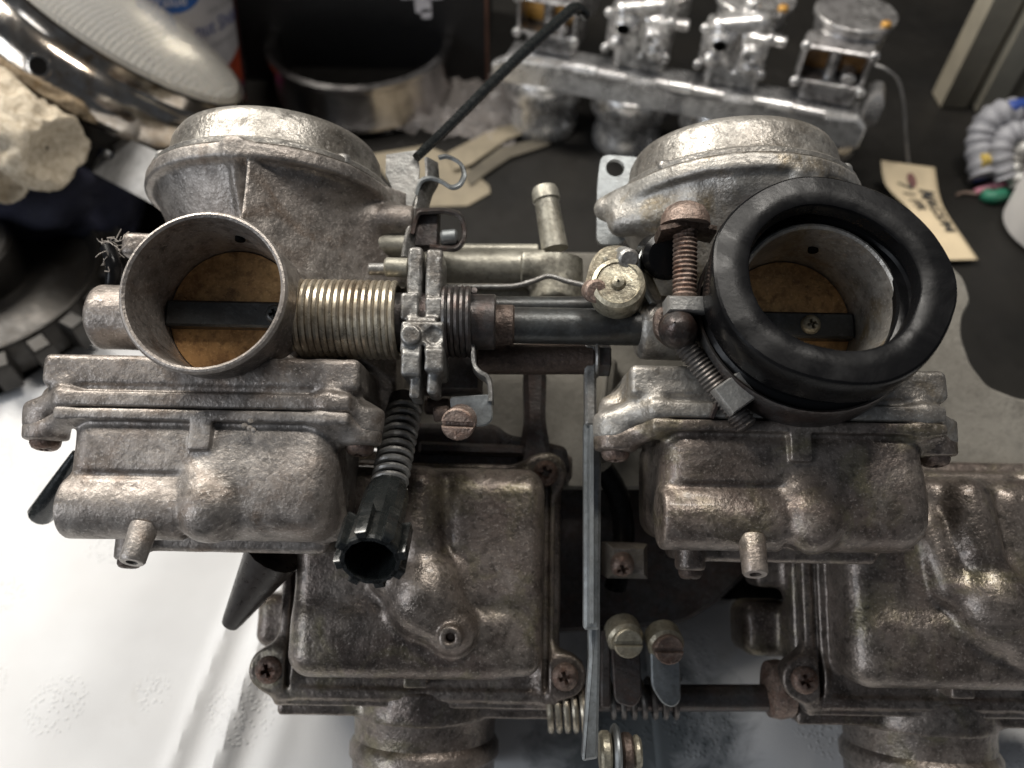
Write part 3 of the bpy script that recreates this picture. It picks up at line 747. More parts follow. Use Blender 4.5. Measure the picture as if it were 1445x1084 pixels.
# ---- choke link pieces and bracket beside the booted carburettor
cb = MB().holed([Vector(p) for p in rounded([g(848, 218, -56), g(905, 222, -56), g(900, 300, -56), g(880, 345, -56), g(842, 345, -56), g(843, 262, -56)], 3.5, 4)], [(*g(868, 237, -56), 3.6)], -58.2, -56)
bk(cb, 'mounting_bracket', 'zinc')
ck = bk(MB().prism(rounded([g(824, 408, -6), g(834, 366, -6), g(852, 346, -6), g(886, 345, -6), g(898, 372, -6), g(880, 400, -6), g(848, 422, -6)], 4, 4), -10, -6, ch=.7), 'choke_lever', 'yellow_zinc')
bk(MB().prism(rounded([g(845, 372, -9), g(858, 363, -9), g(880, 366, -9), g(884, 380, -9), g(856, 384, -9)], 2, 3), -7, -2, ch=1), 'lever_step', 'yellow_zinc', ck)
bk(MB().cyl(g3(878, 362, -8), g3(888, 366, 1), 3.2, 18, .8), 'lever_stud', 'steel', ck)
bk(MB().lathe([(8.2, -8), (8.4, 0), (7.9, 1.2), (6.6, 1.8), (6.2, 1.3), (2.4, 1.5), (1.8, 2.6), (.4, 3)], g3(872, 402, -1), (-.1, .1, 1), 36, True), 'pivot_cap', 'yellow_zinc')
bk(MB().box(g3(905, 415, -12), (5, 8, 3.5), 1.5, X=(.9, .4, 0), Y=(-.4, .9, 0)), 'pivot_arm', 'yellow_zinc')
bk(MB().ribbon(catmull([g3(x, y, -4) for x, y in ((908, 350), (899, 372), (903, 398), (912, 418), (918, 428))], 5), (2.2, .4, -3), 1.1), 'clip_spring', 'zinc')
bk(MB().cyl(g3(926, 362, -16), g3(942, 362, 0), 7.2, 22, 1.5), 'rubber_plug', 'black_rubber')
bk(MB().cyl(g3(836, 410, -8), g3(842, 411, 0), 3.6, 16, .8), 'lever_bolt', 'rust')

# ---- black rubber boot on the second carburettor
BC = Vector((hx(BX), AY-2.0, 0))
tilt = Vector((-.02, .23, 1))
bp = [(26.0, -8), (29.4, -7.5), (30.2, -5), (30.4, 6), (29.8, 7.2), (28.6, 8.2), (28.0, 10), (28.2, 12.6), (29.4, 13.8), (31.2, 14.6), (31.8, 16), (31.9, 22), (31.8, 26.4), (31.5, 27.1), (30.9, 27.5), (27, 27.6),
      (23.0, 27.5), (22.3, 27.2), (22.0, 26.6), (21.8, 23.2), (22.3, 22.2), (24.4, 21.4), (24.9, 20.6), (24.8, 17.8), (24.2, 17.0), (22.0, 16.6), (21.5, 15.8), (21.6, 13.4), (22.2, 12.6), (24.0, 12.0), (24.3, 11.2), (24.5, 8), (24.6, -6)]
bo = MB().lathe(bp, BC, tilt, 96)
rng = random.Random(4)
bo.v = [(x+.35*math.sin(y*.21+z*.1), y+.4*math.sin(x*.17+1), z+.25*math.sin(x*.09+y*.11)) for x, y, z in bo.v]
bo.v = [(x+.12*mnoise.noise(Vector((x, y, z))*.3), y+.12*mnoise.noise(Vector((y, z, x))*.3), z+.16*mnoise.noise(Vector((x, y, z))*.16)) for x, y, z in bo.v]
boot = bk(bo, 'rubber_boot', 'black_rubber', angle=24)
boot['label'] = 'black rubber intake boot clamped over the inlet'
# ---- its band clamp and the two rusty clamp screws
band = MB().lathe([(30.6, -4), (31.4, -4.2), (31.7, 0), (31.7, 7), (31.3, 8), (30.6, 7.6)], BC, tilt, 96)
bd = bk(band, 'clamp_band', 'steel_dark')
bk(MB().ribbon([g3(1012, 322, 8), g3(985, 316, 10), g3(960, 316, 12), g3(932, 322, 12)], (0, -.6, -9), 2.2), 'clamp_ear', 'rust_dark', bd)
bk(MB().lathe([(7.2, -1), (7.0, 1.5), (5.6, 4.0), (3.2, 5.4), (.3, 5.8)], g3(967, 313, 7), (0, 1, .1), 24, True), 'clamp_screw_head', 'rust', bd)
bk(MB().thread(g3(967, 318, 7), g3(966, 425, 6), 3.6, 1.35, .55), 'clamp_screw', 'rust', bd)
bk(MB().box(g3(967, 434, 7), (5.8, 2.3, 4.5), .7), 'clamp_nut', 'steel', bd)
bk(MB().prism(rounded([g(925, 432, 4), g(1000, 424, 4), g(1003, 440, 4), g(990, 475, 4), g(955, 492, 4), g(925, 470, 4)], 3, 4), -2, 4, ch=1.5), 'clamp_saddle', 'rust_dark', bd)
bk(MB().lathe([(.3, 5.4), (3.4, 4.4), (5.2, 1.8), (5.6, -1.5), (5.0, -5)], g3(956, 464, 8), (-.35, .1, 1), 24), 'clamp_rivet', 'steel_dark', bd)
bk(MB().thread(g3(962, 483, 5), g3(1056, 604, 6), 3.3, 1.25, .5), 'clamp_screw', 'spring_dark', bd)
dv = (g3(1056, 604, 6)-g3(962, 483, 5)).normalized(); pv = Vector((-dv.y, dv.x, 0))
bk(MB().box(g3(1036, 556, 9), (4.4, 4.6, 2.6), .7, X=dv, Y=pv), 'clamp_nut', 'steel', bd)
bk(MB().ribbon(catmull([g3(1005, 590, 4), g3(1018, 560, 7), g3(1032, 540, 8), g3(1058, 545, 7), g3(1085, 560, 5)], 4), (0, 0, -6), 1.4), 'clamp_ear', 'steel_dark', bd)
bk(MB().ribbon(catmull([g3(1000, 430, 6), g3(1012, 470, 8), g3(1040, 515, 8), g3(1075, 550, 6)], 5), (0, 0, -9), 1.6), 'clamp_strap', 'steel_dark', bd)

# ---- loose-hanging black plastic ends under the left carburettor
a0, a1 = g3(385, 782, -42), g3(323, 884, -52)
bk(MB().tube([a0, a0+(a1-a0)*.5, a0+(a1-a0)*.9, a0+(a1-a0)*.97, a1], [9.5, 6.2, 3.6, 3.0, 1.4], 16), 'choke_arm', 'dark_plastic')
a0, a1 = g3(108, 640, -30), g3(57, 728, -45)
bk(MB().tube([a0, a0+(a1-a0)*.5, a0+(a1-a0)*.97, a1], [1.5, 3.0, 4.3, 3.9], 14), 'breather_tube_end', 'black_plastic')
# frayed lint caught beside the horn
rng = random.Random(9); ln = MB()
for k in range(26):
    p = g3(155+rng.uniform(-6, 14), 345+rng.uniform(-6, 34), -12+rng.uniform(-4, 2)); pts = [p]
    for j in range(4): p = p+Vector((rng.uniform(-2.2, 1.6), rng.uniform(-1.2, 2.0), rng.uniform(-1, 1))); pts.append(p)
    ln.tube(catmull(pts, 3), .16, 5)
M['lint'] = plain('grey_lint', (.42, .38, .34), .9, 0, 0)
o = bk(ln, 'lint_tuft', 'lint'); o['kind'] = 'stuff'
bk(MB().tube(catmull([g3(152, 350, -14), g3(160, 372, -13), g3(160, 395, -14), g3(158, 408, -16)], 4), [2.4]*12+[1.8], 10), 'vent_hose', 'black_rubber')
for p, r_ in (((352, 600, 5), 1.2), ((757, 787, -55), 1.8)):
    q = MB()
    for k in range(5):
        c_ = g3(*p)+Vector((rng.uniform(-1.5, 1.5), rng.uniform(-1.5, 1.5), .3))
        q.lathe([(.05, -.5), (.6*r_, -.2), (.7*r_, .3), (.05, .8)], c_, (rng.uniform(-1, 1), rng.uniform(-1, 1), 1), 8)
    bk(q, 'paper_crumb', 'lint')

# ================================================================== paper towel under the rack
m, nt, b, v = new_mat('paper_towel')
vo = N(nt, 'ShaderNodeTexVoronoi', Scale=560); nt.links.new(v, vo.inputs['Vector'])
n1 = noise(nt, v, 22, 3); n2 = noise(nt, v, 1400, 2)
big = N(nt, 'ShaderNodeTexVoronoi', Scale=26); big.inputs['Randomness'].default_value = .55; nt.links.new(v, big.inputs['Vector'])
wv = nt.nodes.new('ShaderNodeMath'); wv.operation = 'MULTIPLY'; wv.inputs[1].default_value = 900.0; nt.links.new(big.outputs['Distance'], wv.inputs[0])
sn = nt.nodes.new('ShaderNodeMath'); sn.operation = 'SINE'; nt.links.new(wv.outputs[0], sn.inputs[0])
dm = ramp(nt, big.outputs['Distance'], [(.34, 1.0), (.42, 0.0)])
mu = nt.nodes.new('ShaderNodeMath'); mu.operation = 'MULTIPLY'; nt.links.new(ramp(nt, vo.outputs['Distance'], [(.15, 1.0), (.45, 0.0)]), mu.inputs[0]); nt.links.new(dm, mu.inputs[1])
c = mixc(nt, ramp(nt, n1, [(.3, 0.0), (.7, 1.0)]), (.76, .76, .76), (.68, .675, .67))
st = noise(nt, v, 15, 4, .6, .6)
c = mixc(nt, ramp(nt, st, [(.66, 0.0), (.78, .5)]), c, (.50, .47, .42))
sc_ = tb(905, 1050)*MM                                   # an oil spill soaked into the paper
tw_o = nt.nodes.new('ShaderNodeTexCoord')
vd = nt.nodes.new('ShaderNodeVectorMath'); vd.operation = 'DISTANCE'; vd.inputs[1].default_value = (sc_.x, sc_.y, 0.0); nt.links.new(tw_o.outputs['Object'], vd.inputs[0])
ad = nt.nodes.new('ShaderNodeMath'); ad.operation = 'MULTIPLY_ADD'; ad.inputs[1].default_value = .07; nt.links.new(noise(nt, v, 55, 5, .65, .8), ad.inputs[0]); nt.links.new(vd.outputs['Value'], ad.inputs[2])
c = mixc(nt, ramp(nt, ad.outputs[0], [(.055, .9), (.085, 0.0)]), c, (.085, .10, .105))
nt.links.new(c, b.inputs['Base Color']); b.inputs['Roughness'].default_value = .95; b.inputs['Specular IOR Level'].default_value = .1
b1 = N(nt, 'ShaderNodeBump', Strength=.45, Distance=.0009); nt.links.new(mu.outputs[0], b1.inputs['Height'])
b2 = N(nt, 'ShaderNodeBump', Strength=.3, Distance=.0003); nt.links.new(n2, b2.inputs['Height']); nt.links.new(b1.outputs[0], b2.inputs['Normal'])
nt.links.new(b2.outputs[0], b.inputs['Normal'])
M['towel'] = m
def wave(x, y, s): return mnoise.noise(Vector((x*s, y*s, 3.1)))
A_ = tb(0, 560); B_ = tb(66, 517)
sl = (B_.y-A_.y)/(B_.x-A_.x)
FD = [tb(300, 1084), tb(395, 830)]; fdir = (FD[1]-FD[0]).normalized(); fn_ = Vector((-fdir.y, fdir.x, 0))
def towel(x, y):
    # x runs across, y from the near edge (0) to the far edge (1)
    far = A_.y+sl*(min(x, B_.x+60)-A_.x) if x < B_.x+60 else A_.y+sl*(B_.x+60-A_.x)
    Y = -160+(far+160)*y
    d = (Vector((x, Y, 0))-FD[0]).dot(fn_)
    z = 1.2+1.0*wave(x, Y, .012)+.5*wave(x, Y, .035)
    z += 6.5*math.exp(-((d+3)/5.0)**2)+3.2*math.exp(-((d-15)/4.0)**2)+2.0*math.exp(-((d+22)/6.0)**2)
    return (x, Y, max(z, .5))
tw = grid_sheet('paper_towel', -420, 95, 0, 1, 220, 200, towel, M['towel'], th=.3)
tag(tw, 'white embossed paper towel with a raised fold under the left carburetors', 'paper towel')
def towel2(x, y):
    Y = -160+300*y
    return (x, Y, 3.2+1.4*wave(x, Y, .014)+.5*wave(x, Y, .05))
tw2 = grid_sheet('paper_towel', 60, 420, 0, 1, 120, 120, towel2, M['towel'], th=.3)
tag(tw2, 'white paper towel with rows of embossed dots under the right carburetors', 'paper towel')
# ================================================================== headlight, upper left
M['chrome'] = metal('aged_chrome_brown_reflection', (.58, .55, .51), (.36, .30, .23), (.14, .09, .05), amount=.5, gr=.3, rough=(.06, .2), metallic=1.0, bump=.04, speck=.05, stain=(.30, .19, .08), edge=0)  # brown stain and warm tone paint a brown reflection into the chrome
m, nt, b, v = new_mat('fluted_headlight_glass')
b.inputs['Base Color'].default_value = (.93, .92, .88, 1); b.inputs['Transmission Weight'].default_value = .72; b.inputs['Roughness'].default_value = .12; b.inputs['IOR'].default_value = 1.45
wv = N(nt, 'ShaderNodeTexWave', Scale=125.0, Distortion=1.5, Detail=2.0); nt.links.new(v, wv.inputs['Vector'])
bb = N(nt, 'ShaderNodeBump', Strength=.22, Distance=.0015); nt.links.new(wv.outputs['Fac'], bb.inputs['Height']); nt.links.new(bb.outputs[0], b.inputs['Normal'])
M['lens'] = m
M['reflector'] = metal('headlight_reflector', (.62, .58, .50), (.40, .35, .28), amount=.4, gr=.15, rough=(.2, .4), metallic=.9, bump=.1, speck=.1, edge=0)
M['gear'] = metal('oily_gear_steel', (.028, .026, .024), (.014, .012, .010), amount=.5, gr=.4, rough=(.3, .5), bump=.2, speck=.1, edge=.2)
M['alu'] = metal('flat_aluminium', (.60, .60, .60), (.42, .41, .40), amount=.35, gr=.2, rough=(.35, .5), bump=.1, speck=.1, edge=0)
HD = 470.0
hc_ = wd(174, 44, HD)
VX, VY, VZ = Vector((cr, sr*sp, sr*cp)), Vector((-sr, cr*sp, cr*cp)), Vector((0, -cp, sp))
ax = (VX*.62+VY*.70+VZ*.36).normalized()
HEAD = empty('headlight', (hc_.x, hc_.y, 0))
tag(HEAD, 'round motorcycle headlight with chrome rim tinted with brown reflections and fluted glass lens', 'headlight')
def hd(mb, name, mat, parent=None, **kw):
    o = mb.build(name, M[mat], parent or HEAD, **kw)
    if parent is None: o.location = Vector((-hc_.x, -hc_.y, 0))*MM
    return o
RA = 73.0
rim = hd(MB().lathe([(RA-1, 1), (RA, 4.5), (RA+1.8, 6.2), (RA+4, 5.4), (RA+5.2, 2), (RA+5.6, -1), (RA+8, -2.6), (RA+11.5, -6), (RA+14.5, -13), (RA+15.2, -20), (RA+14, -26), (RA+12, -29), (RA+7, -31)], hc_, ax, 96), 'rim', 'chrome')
hd(MB().lathe([(RA+.5, 2), (RA-.6, 4.2), (RA*.96, 8), (RA*.85, 10.5), (RA*.6, 14), (RA*.3, 16.3), (.5, 17)], hc_, ax, 96), 'lens', 'lens')
hd(MB().lathe([(RA, 0), (RA*.8, -14), (RA*.5, -30), (12, -40), (.5, -40)], hc_, ax, 72), 'reflector', 'reflector')
hd(MB().lathe([(RA+8, -30), (RA+4, -42), (RA*.7, -58), (RA*.4, -68), (.5, -70)], hc_, ax, 72), 'back_shell', 'gear')
# screw hole in the rim side
ru, rv, rw = basis(ax)
def pix(p):
    q = p-Vector((0, 0, CAMH)); d = -q.dot(VZ); return CX+q.dot(VX)/d*F, CY-q.dot(VY)/d*F
best = min((((pix(hc_+(ru*math.cos(t)+rv*math.sin(t))*(RA+14.6)-rw*14)[0]-68)**2+(pix(hc_+(ru*math.cos(t)+rv*math.sin(t))*(RA+14.6)-rw*14)[1]-68)**2, t) for t in [k*math.pi/90 for k in range(180)]))[1]
dirh = ru*math.cos(best)+rv*math.sin(best); ph = hc_+dirh*(RA+14.3)-rw*14
dirh = (dirh+rw*.25).normalized()
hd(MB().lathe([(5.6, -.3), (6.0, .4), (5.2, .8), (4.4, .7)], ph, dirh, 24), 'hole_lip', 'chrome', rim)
hd(MB().lathe([(4.8, .62), (.1, .6)], ph, dirh, 24), 'screw_hole', 'hole', rim)
# aluminium mounting strap
sA, sB = wd(140, 212, 445), wd(262, 272, 405)
sd = (sB-sA).normalized(); sn_ = (VY*1.0+VX*.45); sn_ = (sn_-sd*sn_.dot(sd)).normalized()
L_ = (sB-sA).length
hd(MB().holed([Vector((-1, -13)), Vector((L_, -13)), Vector((L_, 13)), Vector((1, 13))], [(13, 1, 4.2)], -1.5, 1.5, sA, sd, sn_), 'mounting_strap', 'alu')
stem_a = hc_-rw*34+dirh*60; hd(MB().tube([wd(112, 190, 450), (wd(112, 190, 450)+wd(135, 225, 448))*.5, wd(148, 222, 446)], [14, 15, 12], 14), 'mounting_bracket', 'gear')
low = hc_-rw*60; hd(MB().cyl((low.x-20, low.y+10, 0), (low.x-10, low.y+6, low.z-30), 22, 20), 'support_block', 'steel_dark')

# ================================================================== cream rag, far left
m, nt, b, v = new_mat('cream_terry_cloth')
n1 = noise(nt, v, 45, 4); n2 = noise(nt, v, 260, 4, .7, .8); n3 = noise(nt, v, 1100, 2)
nt.links.new(mixc(nt, ramp(nt, n2, [(.35, 0.0), (.65, 1.0)]), (.36, .30, .22), (.60, .53, .42)), b.inputs['Base Color'])
b.inputs['Roughness'].default_value = .95; b.inputs['Specular IOR Level'].default_value = .1
b1 = N(nt, 'ShaderNodeBump', Strength=.5, Distance=.0012); nt.links.new(n2, b1.inputs['Height'])
b2 = N(nt, 'ShaderNodeBump', Strength=.8, Distance=.006); nt.links.new(n1, b2.inputs['Height']); nt.links.new(b1.outputs[0], b2.inputs['Normal'])
nt.links.new(b2.outputs[0], b.inputs['Normal'])
M['cream'] = m
def blob(name, c, rad, mat, seed, amp=.22, n=40, ex=None):
    V = []; Fc = []
    for j in range(n+1):
        for i in range(2*n):
            th = math.pi*j/n; ph_ = math.pi*i/n
            d = Vector((math.sin(th)*math.cos(ph_), math.sin(th)*math.sin(ph_), math.cos(th)))
            q = d*1.25+Vector((seed, seed*.7, 0))
            k = 1+amp*mnoise.noise(q)+amp*.9*abs(mnoise.noise(q*2.3))+amp*.22*mnoise.noise(q*5)+amp*.10*mnoise.noise(q*12)
            V.append((c[0]+d.x*rad[0]*k, c[1]+d.y*rad[1]*k, max(c[2]+d.z*rad[2]*k, .4)))
    for j in range(n):
        for i in range(2*n):
            Fc.append((j*2*n+i, (j+1)*2*n+i, (j+1)*2*n+(i+1) % (2*n), j*2*n+(i+1) % (2*n)))
    return mesh_obj(name, V, Fc, mat, None, True, None)
def roll(name, pts, rads, seed, mat, n=64, per=9):
    P = catmull(pts, per); V = []; Fc = []; up = None; m_ = len(P)
    rr = [rads[min(int(i/per), len(rads)-2)]*(1-(i % per)/per)+rads[min(int(i/per)+1, len(rads)-1)]*((i % per)/per) if i < m_-1 else rads[-1] for i in range(m_)]
    prof = [(P[i], rr[i], 1.0) for i in range(m_)]
    e = P[-1]; d_ = (P[-1]-P[-2]).normalized()
    prof += [(e+d_*2, rr[-1]*.96, .7), (e+d_*1.0, rr[-1]*.84, .6), (e-d_*3, rr[-1]*.6, .7), (e-d_*5, rr[-1]*.3, .8), (e-d_*6, rr[-1]*.05, .1)]
    for i, (c_, r_, am) in enumerate(prof):
        t = (P[min(i+1, m_-1)]-P[max(min(i, m_-1)-1, 0)]).normalized()
        if up is None: up = basis(t)[0]
        up = (up-t*up.dot(t)).normalized(); v_ = t.cross(up)
        for k in range(n):
            a_ = 2*math.pi*k/n; dd = up*math.cos(a_)+v_*math.sin(a_)
            q = c_*.045+dd*1.1+Vector((seed, 0, 0))
            f_ = 1+am*(.30*mnoise.noise(q)+.42*(.4-abs(mnoise.noise(q*1.9)))+.09*(.4-abs(mnoise.noise(q*4.2))))
            V.append(c_+dd*r_*f_)
    N_ = len(prof)
    for i in range(N_-1):
        for k in range(n): Fc.append((i*n+k, i*n+(k+1) % n, (i+1)*n+(k+1) % n, (i+1)*n+k))
    return mesh_obj(name, V, Fc, M[mat], None, True, None)
rag = roll('rag', [wd(-150, 115, 440), wd(-80, 140, 430), wd(-10, 172, 415), wd(44, 198, 405), wd(78, 214, 400)], [26, 27, 25, 21, 17], 3.3, 'cream')
tag(rag, 'crumpled cream cotton rag beside the headlight rim', 'rag')
rag2 = roll('rag', [wd(-70, 200, 425), wd(-30, 222, 415), wd(-4, 244, 408), wd(6, 266, 405)], [18, 17, 14, 9], 7.9, 'cream')
tag(rag2, 'small cream rag end drooping below the larger crumpled rag', 'rag')

# ================================================================== dark sprocket and navy cloth at left
gc = tb(-20, 400, 20)
SPR = empty('sprocket', (gc.x, gc.y, 0)); tag(SPR, 'dark oily toothed gear lying flat behind the left towel edge', 'gear')
def sprk(mb, name, parent=None):
    o = mb.build(name, M['gear'], parent or SPR)
    return o
ra_ = (tb(85, 482, 26)-tb(-20, 400, 26)).length
hubo = sprk(MB().lathe([(26, 4), (26, 46), (24, 48), (14, 48), (13, 40), (13, 4)], (0, 0, 0), (0, 0, 1), 40), 'hub')
sprk(MB().lathe([(24, 10), (24, 26), (ra_-14, 22), (ra_-9, 26), (ra_-8, 28), (ra_-6, 28), (ra_-5, 26), (ra_-5, 8), (ra_-8, 6)], (0, 0, 0), (0, 0, 1), 72), 'rim')
for k in range(22):
    a_ = 2*math.pi*k/22+.1; d = Vector((math.cos(a_), math.sin(a_), 0))
    sprk(MB().box(d*(ra_-1)+Vector((0, 0, 17)), (7, 5, 9), 1.4, X=d, Y=Vector((-d.y, d.x, 0))), 'tooth')
sprk(MB().lathe([(60, 0), (60, 9), (40, 10), (40, 0)], (0, 0, 0), (0, 0, 1), 48), 'base_flange')
M['navy'] = plain('dark_navy_cloth', (.012, .013, .03), .9, 0, .8, 700, .4)
pc = tb(95, 300, 20)
nv = blob('navy_cloth', (pc.x-20, pc.y+10, 36), (64, 46, 52), M['navy'], 5.5, .25, 48)
tag(nv, 'dark navy cloth heaped behind the toothed gear', 'cloth')

# ================================================================== coffee canister
M['can_white'] = plain('canister_label_white', (.62, .60, .62), .45, 0, .05, 300, .12)
M['can_blue'] = plain('label_blue', (.02, .11, .38), .45, 0, 0)
M['can_ink'] = plain('label_blue_grey_ink', (.03, .06, .24), .5, 0, 0)
M['can_grey'] = plain('label_grey_ink', (.33, .33, .35), .5, 0, 0)
M['can_red'] = plain('label_orange_red', (.45, .07, .03), .45, 0, 0)
M['can_mag'] = plain('label_magenta', (.32, .04, .16), .45, 0, 0)
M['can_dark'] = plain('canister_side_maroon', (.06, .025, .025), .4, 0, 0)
CR = 50.0
cc = tb(256, 118, 0); cc.z = 0
CAN = empty('coffee_canister', cc); tag(CAN, 'white coffee canister with blue oval logo behind the headlight', 'canister')
MB().lathe([(CR-3, 0), (CR, 2), (CR, 148), (CR+1.5, 150), (CR+1.5, 164), (CR-2, 167), (.5, 167)], (0, 0, 0), (0, 0, 1), 72, True).build('tub', M['can_white'], CAN)
def wrap(poly_fn, s0, s1, h0, h1, mat, name, off=.25, ns=30, nh=24, keep=None):
    V = []; Fc = []
    for j in range(nh+1):
        for i in range(ns+1):
            s = s0+(s1-s0)*i/ns; h = h0+(h1-h0)*j/nh; a_ = s/CR
            V.append(((CR+off)*math.sin(a_), -(CR+off)*math.cos(a_), h))
    for j in range(nh):
        for i in range(ns):
            s = s0+(s1-s0)*(i+.5)/ns; h = h0+(h1-h0)*(j+.5)/nh
            if keep is None or keep(s, h): a_ = j*(ns+1)+i; Fc.append((a_, a_+1, a_+ns+2, a_+ns+1))
    return mesh_obj(name, V, Fc, mat, CAN, True, None)
def text_mesh(txt, size, space=1.0, bold=0.0):
    cu = bpy.data.curves.new('t', 'FONT'); cu.body = txt; cu.size = size; cu.space_character = space; cu.resolution_u = 3; cu.offset = bold
    ob = bpy.data.objects.new('t', cu); COL.objects.link(ob)
    me = ob.to_mesh(); V = [v_.co.copy() for v_ in me.vertices]; Fc = [tuple(p.vertices) for p in me.polygons]
    ob.to_mesh_clear(); bpy.data.objects.remove(ob); bpy.data.curves.remove(cu)
    return V, Fc
def can_text(txt, size, s, h, mat, slope=0.0, off=.4, sq=1.0):
    V, Fc = text_mesh(txt, size)
    out = []
    for p in V:
        a_ = (s+p.x*sq)/CR; out.append(((CR+off)*math.sin(a_), -(CR+off)*math.cos(a_), h+p.y+slope*p.x))
    return mesh_obj('label_text', out, Fc, mat, CAN, False)
wrap(None, 2, 46, 70, 106, M['can_blue'], 'logo_oval', keep=lambda s, h: ((s-24)/20)**2+((h-88)/13)**2 < 1, ns=60, nh=50)
can_text('Great', 10, 11, 89, M['can_white']); can_text('Value', 10, 11, 80, M['can_white'])
can_text('100% COFFEE', 5.0, 46, 70, M['can_grey'])
can_text('Donut Shop', 14.5, 20, 56, M['can_ink'], sq=.80)
can_text('MEDIUM ROAST', 4.6, 40, 46, M['can_grey'])
wrap(None, 44, 76, 6, 34, M['can_red'], 'label_band', keep=lambda s, h: h < 27+.35*(s-56))
wrap(None, 40, 76, 0.5, 6, M['can_mag'], 'label_stripe')
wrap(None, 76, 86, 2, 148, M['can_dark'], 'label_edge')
CAN.rotation_euler = (0, R(8), 0); CAN.location.z = .007

# ================================================================== black box, chrome ring, plastic bag, gasket papers
M['box'] = plain('black_card', (.008, .008, .009), .55, 0, .1, 300, .2)
M['boxprint'] = plain('white_print', (.55, .53, .55), .6, 0, 0)
M['copper'] = plain('copper_brown_edge', (.16, .075, .05), .5, .3, 0)
bl, brr = tb(338, 62, 30), tb(688, 55, 30)
BOX = empty('black_box', ((bl.x+brr.x)/2, bl.y+60, 0)); tag(BOX, 'black cardboard box with a white print standing behind the chrome ring', 'box')
bw = (brr.x-bl.x)/2
MB().box((0, 0, 120), (bw, 60, 120), 1).build('carton', M['box'], BOX)
MB().box((bw+.2, -60.2, 120), (1.2, 1.2, 119), .4).build('edge_trim', M['copper'], BOX)
lp = ray(597, 6); t_ = (bl.y-.5)/lp.y; zz = CAMH+lp.z*t_; xx = lp.x*t_-(bl.x+brr.x)/2
lg = MB()
for cx_, cz_, hw, hh_ in ((0, 2, 6, 9), (-9, 10, 7, 7), (9, 9, 7, 6), (2, -7, 4, 4), (0, 14, 14, 5)):
    lg.prism(rounded([(-hw, -hh_), (hw, -hh_*.8), (hw*.9, hh_), (-hw, hh_*.9)], 2.5), 0, .4, (xx+cx_, -60.5, zz+cz_), (1, 0, 0), (0, 0, 1), .1)
lg.build('printed_mark', M['boxprint'], BOX)

M['bright'] = metal('turned_bright_steel', (.55, .53, .52), (.36, .33, .32), amount=.35, gr=.15, rough=(.12, .28), metallic=1, bump=.05, speck=.05, edge=0)
c1, c2 = tb(380, 135, 8), tb(640, 130, 8)
RR = (c2.x-c1.x)/2*.98; rc = Vector(((c1.x+c2.x)/2, c1.y+RR*.35, 0))
RNG = empty('chrome_ring', rc); tag(RNG, 'wide polished metal ring on crumpled clear plastic before the black box', 'ring')
MB().lathe([(RR-5, 6), (RR, 6), (RR, 9), (RR-1, 11), (RR-1, 36), (RR+1, 38), (RR+1, 41), (RR-4, 42), (RR-6, 40), (RR-7, 8)], (0, 0, 0), (0, 0, 1), 96).build('band', M['bright'], RNG)
MB().lathe([(RR-7, 10), (RR-10, 12), (RR*.5, 12), (.5, 12)], (0, 0, 0), (0, 0, 1), 72).build('inner_dish', M['hole'], RNG)  # near-black colour stands for the shaded inside of the ring
# clear bag
m = bpy.data.materials.new('clear_plastic_film'); m.use_nodes = True; nt = m.node_tree
b = nt.nodes['Principled BSDF']; out = nt.nodes['Material Output']
b.inputs['Base Color'].default_value = (.55, .50, .47, 1); b.inputs['Roughness'].default_value = .16
tr = nt.nodes.new('ShaderNodeBsdfTransparent'); mx = nt.nodes.new('ShaderNodeMixShader'); mx.inputs[0].default_value = .33
nt.links.new(tr.outputs[0], mx.inputs[1]); nt.links.new(b.outputs[0], mx.inputs[2]); nt.links.new(mx.outputs[0], out.inputs['Surface'])
M['film'] = m
f0, f1, f2 = tb(395, 190), tb(735, 185), tb(560, 95)
def film(u, w_):
    p = Vector((f0.x+(f1.x-f0.x)*u, f0.y+(f2.y-f0.y)*w_, 0)); q = Vector((u*9, w_*5, 0))
    e = math.sin(math.pi*min(max(u, 0), 1))
    z = 1.5+14*abs(mnoise.noise(q))+8*abs(mnoise.noise(q*2.2))+3*mnoise.noise(q*5)
    ed = 10*mnoise.noise(q*.7+Vector((4, 4, 0)))
    return (p.x+ed, p.y+ed*.8-18*(1-e), max(.6, z*(.35+.65*e)))
fm = grid_sheet('plastic_bag', 0, 1, 0, 1, 110, 70, film, M['film'])
tag(fm, 'crumpled clear plastic bag under the chrome ring', 'bag')
# gaskets and paper scraps
M['gasket'] = plain('tan_gasket_paper', (.26, .22, .155), .8, 0, .1, 300, .25)
M['gasket_dk'] = plain('dark_tan_paper', (.11, .095, .07), .8, 0, .1, 300, .35)
def flat(name, pts, h, mat, label, cat, group=None, holes=()):
    P = [tb(x, y, h) for x, y in pts]; c_ = sum(P, Vector())/len(P)
    mb = MB().holed([(p-c_).to_2d() for p in P], [((tb(x, y, h)-c_).x, (tb(x, y, h)-c_).y, r) for x, y, r in holes], -1.2, 0)
    o = mb.build(name, M[mat], None, smooth=False); o.location = Vector((c_.x, c_.y, h))*MM
    return tag(o, label, cat, group)
flat('gasket', ((632, 215), (700, 180), (770, 168), (774, 178), (716, 196), (664, 232), (640, 240)), 4.0, 'gasket', 'narrow tan gasket strip pointing toward the far carburetor rack', 'gasket')
flat('gasket', ((655, 246), (706, 208), (775, 192), (776, 204), (720, 222), (684, 246), (664, 262)), 2.6, 'gasket_dk', 'darker brown gasket strip beneath the narrow tan one', 'gasket')
flat('paper_scrap', ((520, 218), (600, 205), (642, 222), (690, 262), (692, 272), (660, 290), (606, 292), (560, 268)), 1.3, 'gasket', 'flat tan paper scrap behind the hooked cable clip', 'paper', holes=((575, 228, 7),))

